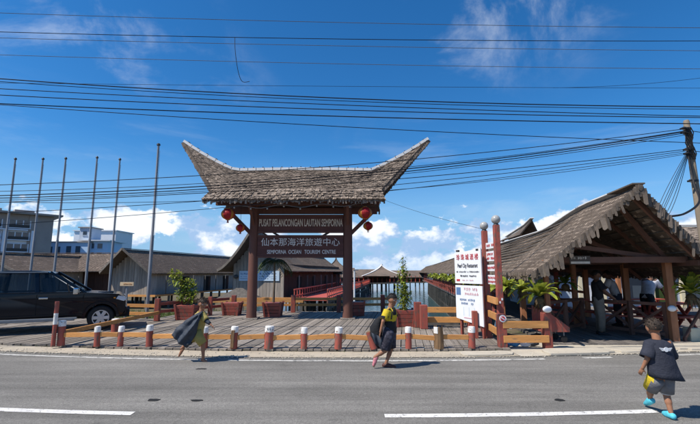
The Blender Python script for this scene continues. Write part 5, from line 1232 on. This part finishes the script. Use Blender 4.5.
def hand(mb, wrist, d, palm_n, s=1., curl=.35, thumb=1):
    """palm, four unequal curled fingers and a thumb from the side of the palm"""
    d = Vector(d).normalized(); nrm = Vector(palm_n); nrm = (nrm-d*nrm.dot(d)).normalized(); sd = d.cross(nrm).normalized(); w = Vector(wrist)
    for k in (-1.2, -.4, .4, 1.2): capsule(mb, w+d*.012*s+sd*k*.009*s, .012*s, w+d*.062*s+sd*k*.013*s, .0105*s, 8, 3)
    for k, ln in ((-1.5, .050), (-.5, .062), (.5, .066), (1.5, .058)):
        p = w+d*.066*s+sd*k*.0135*s; dd = d
        for j in range(3): q = (dd*math.cos(curl)+nrm*math.sin(curl)).normalized(); e = p+q*ln*s*(.44, .32, .24)[j]; capsule(mb, p, .0078*s-.0006*j, e, .0072*s-.0006*j, 8, 3); p = e; dd = q
    p = w+d*.022*s+sd*thumb*.017*s; e = p+(d*.55+sd*thumb*.7+nrm*.35).normalized()*.032*s; capsule(mb, p, .0105*s, e, .009*s, 8, 3); capsule(mb, e, .009*s, e+(d*.85+sd*thumb*.25+nrm*.3).normalized()*.026*s, .0075*s, 8, 3)
def head_geo(mb, c, fw, up, s):
    """skull, jaw, nose, brow, ears; s = head height"""
    c = Vector(c); fw = Vector(fw).normalized(); up = Vector(up).normalized(); sd = fw.cross(up).normalized(); up = sd.cross(fw)
    Q = lambda x, y, z: c+(sd*x+fw*y+up*z)*s
    capsule(mb, Q(0, -.09, .13), .335*s, Q(0, .05, .14), .325*s, 16, 6); capsule(mb, Q(-.07, .10, .05), .26*s, Q(.07, .10, .05), .26*s, 14, 5)
    capsule(mb, Q(0, .09, -.12), .235*s, Q(0, .16, -.30), .125*s, 14, 5); capsule(mb, Q(-.1, .12, -.18), .13*s, Q(.1, .12, -.18), .13*s, 12, 4)
    capsule(mb, Q(0, .37, .04), .03*s, Q(0, .41, -.09), .05*s, 8, 4); capsule(mb, Q(-.035, .37, -.10), .032*s, Q(.035, .37, -.10), .032*s, 8, 3)
    capsule(mb, Q(-.13, .30, .11), .045*s, Q(.13, .30, .11), .045*s, 8, 3); capsule(mb, Q(-.05, .335, -.205), .038*s, Q(.05, .335, -.205), .038*s, 8, 3)
    for k in (-1, 1): capsule(mb, Q(k*.325, -.03, .06), .045*s, Q(k*.33, -.02, -.10), .035*s, 8, 3)
    return Q
def face(parent, Q, s):
    for k in (-1, 1):
        mb = MB(); mb.ball(Q(k*.135, .325, .035), .045*s, 6); e = mb.build('eye', 'eye_white', parent, smooth=True)
        mb = MB(); mb.ball(Q(k*.135, .362, .035), .022*s, 6); mb.build('iris', 'hair_black', e, smooth=True)
        mb = MB(); mb.tube([Q(k*.06, .345, .13), Q(k*.14, .35, .155), Q(k*.22, .30, .13)], [.012*s, .018*s, .01*s], 5); mb.build('eyebrow', 'hair_black', parent)
    mb = MB(); mb.tube([Q(-.09, .345, -.20), Q(0, .382, -.205), Q(.09, .345, -.20)], [.012*s, .024*s, .012*s], 6); mb.build('mouth', 'lip', parent, smooth=True)
def hair(parent, Q, s, m, rough=.05, low=-.05, seed=0, front=.16):
    """cap of hair over the skull, cut at the hairline"""
    mb = MB(); nu, nv = 28, 12; vs = []; fs = []
    for j in range(nv+1):
        for i in range(nu):
            a = 2*math.pi*i/nu; fwd = math.sin(a); lim = math.pi/2+.42-(.62 if fwd > .2 else .62*max(0, fwd)/.2 if fwd > 0 else 0)-(-.30*fwd if fwd < 0 else 0)*-1
            ph = lim*j/nv; r = .375*(1+rough*noise.noise(Vector((math.cos(a)*5*math.sin(ph), math.sin(a)*5*math.sin(ph), math.cos(ph)*5+seed))))
            vs.append(Q(r*.95*math.sin(ph)*math.cos(a), -.02+r*1.12*math.sin(ph)*math.sin(a), .135+r*math.cos(ph)))
    for j in range(nv):
        for i in range(nu): fs.append((j*nu+i, j*nu+(i+1) % nu, (j+1)*nu+(i+1) % nu, (j+1)*nu+i))
    mb.add(vs, fs); 
    for i in range(150):
        a = rr(0, 6.28); ph = rr(.1, 1.5); p0 = Q(.37*.95*math.sin(ph)*math.cos(a), -.02+.40*math.sin(ph)*math.sin(a), .135+.37*math.cos(ph)); c0 = Q(0, -.02, .1); d = (p0-c0).normalized()
        p1 = p0+(d+V(rr(-.8, .8), rr(-.8, .8), rr(-.7, .3)))*s*rough*1.4; mb.tube([p0, (p0+p1)/2+d*s*.01, p1], [.008*s*2, .006*s*2, .001], 4)
    mb.build('hair', m, parent, smooth=True)
def foot(mb, ankle, d, s, up=(0, 0, 1)):
    d = Vector(d).normalized(); a = Vector(ankle); u = Vector(up)
    capsule(mb, a-d*.025*s-u*.035*s, .03*s, a+d*.09*s-u*.045*s, .028*s, 10, 4); capsule(mb, a+d*.04*s-u*.03*s, .032*s, a+d*.135*s-u*.052*s, .02*s, 10, 4)
def shoe(parent, ankle, d, s, m, up=(0, 0, 1), name='shoe', grow=1.22):
    mb = MB(); d = Vector(d).normalized(); a = Vector(ankle); u = Vector(up); g = grow
    capsule(mb, a-d*.03*s-u*.035*s, .036*s*g, a+d*.10*s-u*.046*s, .034*s*g, 10, 4); capsule(mb, a+d*.03*s-u*.025*s, .038*s*g, a+d*.15*s-u*.05*s, .026*s*g, 10, 4)
    return fuse(mb, name, m, parent, .008, 3)
def garment(parent, name, m, fn, thick=.006, seed=0, **k):
    mb = MB(); fn(mb); return mb.build(name, m, parent, smooth=True, solid=thick, angle=0, **k)
def sleeve(mb, a, b, r0, r1, t=1., fold=.12, seed=0, n=5):
    a, b = Vector(a), Vector(b); d = (b-a).normalized(); s = d.cross(V(.1, 1, .2)).normalized(); f = s.cross(d)
    mb.loft([(a.lerp(b, t*i/(n-1)), r0+(r1-r0)*i/(n-1), r0+(r1-r0)*i/(n-1), s, f) for i in range(n)], 16, fold, seed)
def make_person(name, label, loc, J, s, skin, hs, face_dir, head_up=(0, 0, 1), rz=0., hand_args=None, voxel=.007, hair_m='hair_black', hair_rough=.05, with_face=True, feet=True):
    """J: joints in metres (pelvis, chest, neck, head, shoulders, elbows, wrists, hips, knees, ankles, toes)"""
    t = thing(name, label, 'person', loc, rz); mb = MB(); j = {k: Vector(v) for k, v in J.items()}; S = s
    across = (j['sh_r']-j['sh_l']).normalized()
    for sgn in ('l', 'r'):
        sh, el, wr, hp, kn, an = (j[q+'_'+sgn] for q in ('sh', 'el', 'wr', 'hp', 'kn', 'an'))
        capsule(mb, sh, .042*S, el, .033*S); capsule(mb, el, .033*S, wr, .022*S); capsule(mb, hp, .072*S, kn, .047*S); capsule(mb, kn, .047*S, an, .029*S)
        mid = kn.lerp(an, .3); capsule(mb, kn.lerp(an, .12), .044*S, kn.lerp(an, .45), .043*S)
        if hand_args: hand(mb, wr, (wr-el)+Vector(hand_args.get('bend_'+sgn, (0, 0, 0))), hand_args.get('n_'+sgn, (0, -1, 0)), 1.02*S, hand_args.get('curl', .35), hand_args.get('th_'+sgn, 1))
        if feet: foot(mb, an, j['toe_'+sgn]-an, S, j.get('up_'+sgn, V(0, 0, 1)))
    capsule(mb, j['sh_l'].lerp(j['chest'], .25), .06*S, j['sh_r'].lerp(j['chest'], .25), .06*S)
    for k in (-.045, .045): capsule(mb, j['chest']+across*k*S*1.3, .082*S, j['pelvis']+across*k*S, .075*S)
    capsule(mb, j['hp_l'], .078*S, j['hp_r'], .078*S); capsule(mb, j['chest'].lerp(j['neck'], .6), .058*S, j['neck'].lerp(j['head'], .5), .05*S)
    Q = head_geo(mb, j['head'], face_dir, head_up, hs); fuse(mb, 'body', skin, t, voxel)
    if with_face: face(t, Q, hs)
    hair(t, Q, hs, hair_m, hair_rough, seed=len(label))
    return t, j
random.seed(21)
# --- boy with the trailing dark garment, running right
k = .0193
def px(ox, oy): return lambda x, y, d=0.: ((x-ox)*k, d, (oy-y)*k)
p = px(205, 361.5)
J = dict(pelvis=p(195, 332.5), chest=p(198, 319), neck=p(199.5, 311.5), head=p(199.5, 305), sh_l=p(196.5, 314, .11), sh_r=p(201, 314.5, -.10), el_l=p(190, 320, .14), wr_l=p(184, 323, .06), el_r=p(207.5, 321, -.14), wr_r=p(212.5, 324.5, -.17),
         hp_l=p(194.5, 334, .065), hp_r=p(196, 334, -.065), kn_r=p(204, 344, -.09), an_r=p(204.5, 358.2, -.07), toe_r=p(211, 361, -.09), kn_l=p(187.5, 342.5, .06), an_l=p(179, 350, .08), toe_l=p(175.5, 355, .08))
J['up_l'] = V(-.65, 0, .75)
kid1, j = make_person('person', 'barefoot running child in olive-yellow clothes trailing a dark garment', (-2.72, 8.0, .004), J, .98, 'skin', .245, (.72, -.62, -.12), (.1, 0, 1), hand_args=dict(n_r=(0, -.5, -1), curl=.25), hair_m='hair_brown', hair_rough=.09)
kid1.scale = (.95,)*3
def shirt1(mb):
    a = (j['sh_r']-j['sh_l']).normalized(); f = V(0, 0, 1).cross(a)
    mb.loft([(j['neck']+V(0, 0, -.015), .055, .055, a, f), (j['neck']+V(0, 0, -.035), .10, .075, a, f), (j['neck'].lerp(j['chest'], .4), .14, .115, a, f), (j['chest'], .145, .13, a, f), (j['chest'].lerp(j['pelvis'], .5), .138, .128, a, f), (j['pelvis']+V(0, 0, .02), .14, .13, a, f), (j['pelvis']+V(.01, 0, -.10), .145, .13, a, f)], 20, .14, 2)
    sleeve(mb, j['sh_r']+V(-.02, .03, 0), j['el_r'], .07, .062, .95, .15, 3); sleeve(mb, j['sh_l']+V(.02, -.03, 0), j['el_l'], .07, .062, .95, .15, 4)
garment(kid1, 'shirt', 'shirt_olive', shirt1)
def shorts1(mb):
    a = V(.05, -1, 0); f = V(1, 0, .1)
    for s_, b, q in (('r', 1, 1.0), ('l', -1, .85)):
        h, n_ = j['hp_'+s_], j['kn_'+s_]; d = (n_-h).normalized(); ff = a.cross(d).normalized()
        mb.loft([(h+V(0, 0, .06)-a*b*.02, .10, .11, a, ff), (h.lerp(n_, .35), .088, .10, a, ff), (h.lerp(n_, q), .075, .085, a, ff)], 16, .12, 6+b)
garment(kid1, 'shorts', 'shirt_olive', shorts1)
def cuff1(mb): sleeve(mb, j['el_r']+(j['wr_r']-j['el_r'])*-.1, j['wr_r'], .045, .034, .75, .1, 8)
garment(kid1, 'sleeve_cuff', 'cloth_charcoal', cuff1)
def cape(mb):
    A = [p(202, 311, -.09), p(197, 313.5, -.15), p(188, 319, -.16), p(179, 326, -.14), p(171.5, 335, -.10)]
    B = [p(202.5, 316, -.17), p(201, 324, -.20), p(197, 335, -.20), p(193, 343, -.18), p(189, 347.5, -.14)]
    def cat(P, t):
        t *= len(P)-1; i = min(int(t), len(P)-2); return Vector(P[i]).lerp(Vector(P[i+1]), t-i)
    def f(u, v):
        q = cat(A, u).lerp(cat(B, u), v); w = noise.noise(Vector((u*3, v*4, 1)))*.05+noise.noise(Vector((u*7, v*5, 4)))*.025; return q+V(.3*w, -.07*math.sin(math.pi*v)+w*1.3, .2*w)
    mb.grid(f, 22, 18)
garment(kid1, 'trailing_garment', 'cloth_charcoal', cape, .012)
def cape2(mb):
    A = [p(198, 313, .12), p(189, 318, .15), p(181, 326, .12), p(173, 335, .02)]; B = [p(199, 326, .17), p(195, 337, .16), p(192, 343, .10), p(188, 347, -.05)]
    def cat(P, t):
        t *= len(P)-1; i = min(int(t), len(P)-2); return Vector(P[i]).lerp(Vector(P[i+1]), t-i)
    mb.grid(lambda u, v: cat(A, u).lerp(cat(B, u), v)+V(0, .06*math.sin(math.pi*v)+.05*noise.noise(Vector((u*4, v*4, 9))), 0), 18, 14)
garment(kid1, 'trailing_garment', 'cloth_charcoal', cape2, .012)
# --- boy in yellow and black, running, bag behind
k = .01845; p = px(386.5, 368)
J = dict(pelvis=p(389.5, 330), chest=p(390.5, 316), neck=p(391.5, 308.5), head=p(393, 302), sh_l=p(393.5, 311.5, .13), sh_r=p(387, 312, -.13), el_l=p(397, 321, .17), wr_l=p(396, 330, .08), el_r=p(382.5, 322, -.18), wr_r=p(380, 332, -.16),
         hp_l=p(390.5, 333, .07), hp_r=p(388.5, 333, -.07), kn_l=p(391.5, 350, .07), an_l=p(386, 364.6, .05), toe_l=p(392, 367.5, .03), kn_r=p(384.5, 350.5, -.10), an_r=p(374.5, 357, -.08), toe_r=p(371.5, 363, -.08))
J['up_r'] = V(-.75, 0, .6)
kid2, j2 = make_person('person', 'boy in yellow and black shirt and plaid shorts running along the verge', (.64, 7.46, .004), J, 1.05, 'skin', .25, (.66, -.75, -.05), (.05, 0, 1), hand_args=dict(n_r=(1, 0, 0), n_l=(-1, 0, 0), curl=.45, th_r=-1))
kid2.scale = (.94,)*3
def shirt2(mb):
    a = (j2['sh_r']-j2['sh_l']).normalized(); f = V(0, 0, 1).cross(a); c = j2['chest']; pe = j2['pelvis']
    mb.loft([(j2['neck']+V(0, 0, -.012), .06, .058, a, f), (j2['neck']+V(0, 0, -.035), .105, .08, a, f), (j2['neck'].lerp(c, .4), .15, .105, a, f), (c, .152, .122, a, f), (c.lerp(pe, .40), .146, .12, a, f), (c.lerp(pe, .46), .142, .112, a, f), (c.lerp(pe, .8), .145, .118, a, f), (pe+V(.01, 0, -.07), .15, .128, a, f)], 22, .1, 12)
    sleeve(mb, j2['sh_r']+V(.01, .03, .005), j2['el_r'], .072, .066, .82, .13, 13); sleeve(mb, j2['sh_l']+V(-.01, -.03, .005), j2['el_l'], .072, .066, .82, .13, 14)
sh = garment(kid2, 'shirt', ['shirt_yellow', 'cloth_black'], shirt2)
for f in sh.data.polygons:
    c = f.center; f.material_index = 1 if (c.z < j2['chest'].lerp(j2['pelvis'], .44).z or (c.x > j2['chest'].x+.03 and c.y < -.02 and c.z > j2['chest'].z+.02) or abs(c.z-j2['chest'].z+.03) < .012) else 0
def shorts2(mb):
    a = V(.35, -1, 0).normalized()
    for s_, b in (('r', 1), ('l', -1)):
        h, n_ = j2['hp_'+s_], j2['kn_'+s_]; ff = a.cross((n_-h).normalized()).normalized()
        mb.loft([(h+V(0, 0, .08)-a*b*.03, .105, .115, a, ff), (h+V(0, 0, .0), .105, .115, a, ff), (h.lerp(n_, .5), .096, .102, a, ff), (h.lerp(n_, .98), .09, .096, a, ff)], 18, .16, 16+b)
garment(kid2, 'shorts', 'cloth_plaid', shorts2)
shoe(kid2, j2['an_r'], j2['toe_r']-j2['an_r'], .85, 'shoe_pink', J['up_r']); shoe(kid2, j2['an_l'], V(.95, -.25, -.02), 1.05, 'shoe_dark')
bag = thing('shoulder_bag', 'limp black bag swinging behind the boy in yellow', 'bag', (.64-.235*.94, 7.46, .004+.33*.94)); bag.scale = (.94,)*3; q = lambda x, y, d=0.: Vector(p(x, y, d))-V(-.235, 0, .33)
mb = MB(); cs = [(q(383.5, 316), .03, .05), (q(379.5, 320), .085, .08), (q(376.5, 327), .115, .10), (q(376.5, 335), .115, .10), (q(379, 343), .10, .09), (q(380.5, 349), .06, .06)]
mb.loft([(c, a, b, (1, 0, .25), (0, 1, 0)) for c, a, b in cs], 20, .28, 33, True); mb.build('sack', 'cloth_black', bag, smooth=True, angle=0)
mb = MB(); mb.tube([q(382, 318, -.06), q(386, 312.5, -.16), q(390, 309.5, -.13), q(392, 313, -.14), q(391, 320, -.14)], .014, 6); mb.build('strap', 'cloth_black', bag, smooth=True)
mb = MB(); mb.grid(lambda u, v: q(371, 333, -.11).lerp(q(382, 338, -.12), u).lerp(q(374, 343, -.11).lerp(q(381, 349, -.1), u), v)+V(0, -.02*math.sin(u*9)-.03*math.sin(math.pi*v), 0), 10, 8); mb.build('flap', 'cloth_charcoal', bag, smooth=True, solid=.01)
# --- boy walking away in the dark T-shirt at the right
J = dict(pelvis=(-.045, .02, .47), chest=(-.045, .0, .73), neck=(-.055, .01, .875), head=(-.055, .03, .985), sh_l=(-.175, .0, .815), sh_r=(.075, .0, .82), el_l=(-.205, -.02, .66), wr_l=(-.235, .03, .545), el_r=(.125, .05, .665), wr_r=(.14, .13, .555),
         hp_l=(-.10, .02, .43), hp_r=(.015, .02, .43), kn_l=(-.085, .16, .27), an_l=(.0, .30, .13), toe_l=(.02, .44, .06), kn_r=(.015, .04, .25), an_r=(0., -.02, .068), toe_r=(.03, .12, .05))
J['up_l'] = V(0, -.35, .93)
kid3, j3 = make_person('person', 'child in dark T-shirt and cyan shoes walking away across the road', (3.64, 4.95, .004), J, .88, 'skin', .225, (.1, 1, -.2), (0, .1, 1), hand_args=dict(n_l=(.6, .6, 0), n_r=(-.6, .6, 0), curl=.4, th_l=1, th_r=-1), hair_m='hair_brown', hair_rough=.06)
def shirt3(mb):
    a = V(1, 0, -.02); f = V(0, 1, 0); c = j3['chest']; pe = j3['pelvis']
    mb.loft([(j3['neck']+V(0, 0, -.005), .055, .055, a, f), (j3['neck']+V(.0, 0, -.022), .11, .075, a, f), (j3['neck']+V(.004, 0, -.05), .150, .092, a, f), (j3['neck'].lerp(c, .5)+V(.005, 0, 0), .155, .104, a, f), (c, .145, .112, a, f), (c.lerp(pe, .3)+V(.006, -.01, 0), .148, .118, a, f), (c.lerp(pe, .6)+V(.018, -.015, 0), .158, .124, a+V(0, 0, -.03), f), (c.lerp(pe, .9)+V(.03, -.02, 0), .168, .132, a+V(0, 0, -.05), f), (pe+V(.045, -.025, -.03), .182, .138, a+V(0, 0, -.07), f)], 28, .10, 22)
    sleeve(mb, j3['sh_l']+V(.045, 0, .012), j3['el_l']+V(-.012, 0, 0), .072, .076, .95, .14, 23); sleeve(mb, j3['sh_r']+V(-.045, 0, .012), j3['el_r'], .072, .072, 1., .14, 24)
garment(kid3, 'shirt', 'cloth_navy', shirt3)
lc = j3['chest']+V(-.005, -.116, .045); mb = MB(); mb.lathe([(.026, 0), (.026, .006)], 18, lc, Matrix.Rotation(R(90), 3, 'X'))
for s_ in (-1, 1):
    for q_ in range(3): mb.box(lc+V(s_*(.045-.004*q_), .002, .012-.012*q_), (.05-.012*q_, .005, .009), Matrix.Rotation(-s_*.12, 3, 'Y'))
mb.build('back_emblem', 'board_white', kid3)
def shorts3(mb):
    a = V(1, 0, 0)
    for s_, b in (('r', 1), ('l', -1)):
        h, n_ = j3['hp_'+s_], j3['kn_'+s_]; ff = a.cross((n_-h).normalized()).normalized(); mb.loft([(h+V(-b*.012, 0, .06), .085, .095, a, ff), (h, .085, .095, a, ff), (h.lerp(n_, .88), .074, .08, a, ff)], 18, .12, 26+b)
so = garment(kid3, 'shorts', ['cloth_grey', 'shirt_yellow', 'cloth_white'], shorts3)
for f in so.data.polygons:
    c = f.center
    if c.x < j3['hp_l'].x-.062 and c.z > j3['hp_l'].z-.09: f.material_index = 1
mb = MB(); kk = j3['kn_r']; mb.loft([(kk+V(0, 0, .055), .058, .06, (1, 0, 0), (0, 1, 0)), (kk+V(.0, 0, .0), .052, .054, (1, 0, 0), (0, 1, 0))], 16, .1, 9); mb.build('knee_bandage', 'cloth_white', kid3, smooth=True, solid=.005, angle=0)
shoe(kid3, j3['an_l'], V(.1, .9, -.4), .86, 'shoe_cyan', (0, .35, .9)); shoe(kid3, j3['an_r'], V(.12, 1, -.03), .86, 'shoe_cyan')
# --- men in the pavilion
def standing(face_, reach=None, S=1.32, H=1.66, sway=0., bend_=0.):
    J = dict(pelvis=(0, 0, .90), chest=(bend_*.35, 0, 1.24), neck=(bend_*.5, 0, 1.40), head=(bend_*.6+.01, 0, 1.53), hp_l=(0, .09, .86), hp_r=(0, -.09, .86), kn_l=(.02, .1, .48), kn_r=(.03, -.1, .48), an_l=(0, .10, .075), an_r=(.0, -.11, .075), toe_l=(.14, .12, .05), toe_r=(.14, -.13, .05),
             sh_l=(bend_*.45, .17, 1.36), sh_r=(bend_*.45, -.17, 1.36), el_l=(.1+bend_*.5, .22, 1.13), wr_l=(.30+bend_*.5, .2, .98), el_r=(.12+bend_*.5, -.22, 1.12), wr_r=(.33+bend_*.4, -.2, .93))
    return J
def man(label, loc, rz, shirt_m, pants_m, bend_=0., skin='skin_dark'):
    t, j = make_person('person', label, loc, standing(None, bend_=bend_), 1.28, skin, .235, (1, -.05, -.1), (.05, 0, 1), rz, dict(n_l=(0, 0, -1), n_r=(0, 0, -1), curl=.3, th_r=-1), .010)
    def sh(mb):
        a = V(0, -1, 0); f = V(1, 0, 0); c, pe = j['chest'], j['pelvis']
        mb.loft([(j['neck']+V(0, 0, -.02), .07, .068, a, f), (j['neck']+V(0, 0, -.04), .13, .095, a, f), (j['neck'].lerp(c, .4), .205, .128, a, f), (c, .205, .145, a, f), (c.lerp(pe, .5), .178, .13, a, f), (pe+V(0, 0, -.06), .19, .14, a, f)], 20, .08, len(label))
        sleeve(mb, j['sh_l']+V(0, -.03, 0), j['el_l'], .088, .08, .9, .12, 3); sleeve(mb, j['sh_r']+V(0, .03, 0), j['el_r'], .088, .08, .9, .12, 4)
    garment(t, 'shirt', shirt_m, sh)
    def pn(mb):
        for s_, b in (('l', 1), ('r', -1)):
            h, n_, an = j['hp_'+s_], j['kn_'+s_], j['an_'+s_]; mb.loft([(h+V(0, -b*.02, .1), .105, .125, (0, 1, 0), (1, 0, 0)), (h, .105, .12, (0, 1, 0), (1, 0, 0)), (n_, .085, .09, (0, 1, 0), (1, 0, 0)), (an+V(0, 0, .02), .072, .078, (0, 1, 0), (1, 0, 0))], 16, .1, b)
    garment(t, 'trousers', pants_m, pn)
    for s_ in ('l', 'r'): shoe(t, j['an_'+s_], j['toe_'+s_]-j['an_'+s_], 1.3, 'rubber')
    return t
man('man in black T-shirt and khaki trousers standing at the pavilion railing', (6.52, 11.0, .045), R(-18), 'cloth_black', 'cloth_khaki')
man('man in white shirt leaning forward deep in the pavilion', (8.15, 12.75, .045), R(150), 'cloth_white', 'cloth_navy', .35)
man('person in pale grey shirt bending beside the right pavilion post', (8.95, 12.6, .045), R(25), 'cloth_white', 'cloth_black', .5)
man('man in white shirt seen between the hanging fern and the man in black', (6.35, 13.6, .045), R(-60), 'cloth_white', 'cloth_navy', .1)
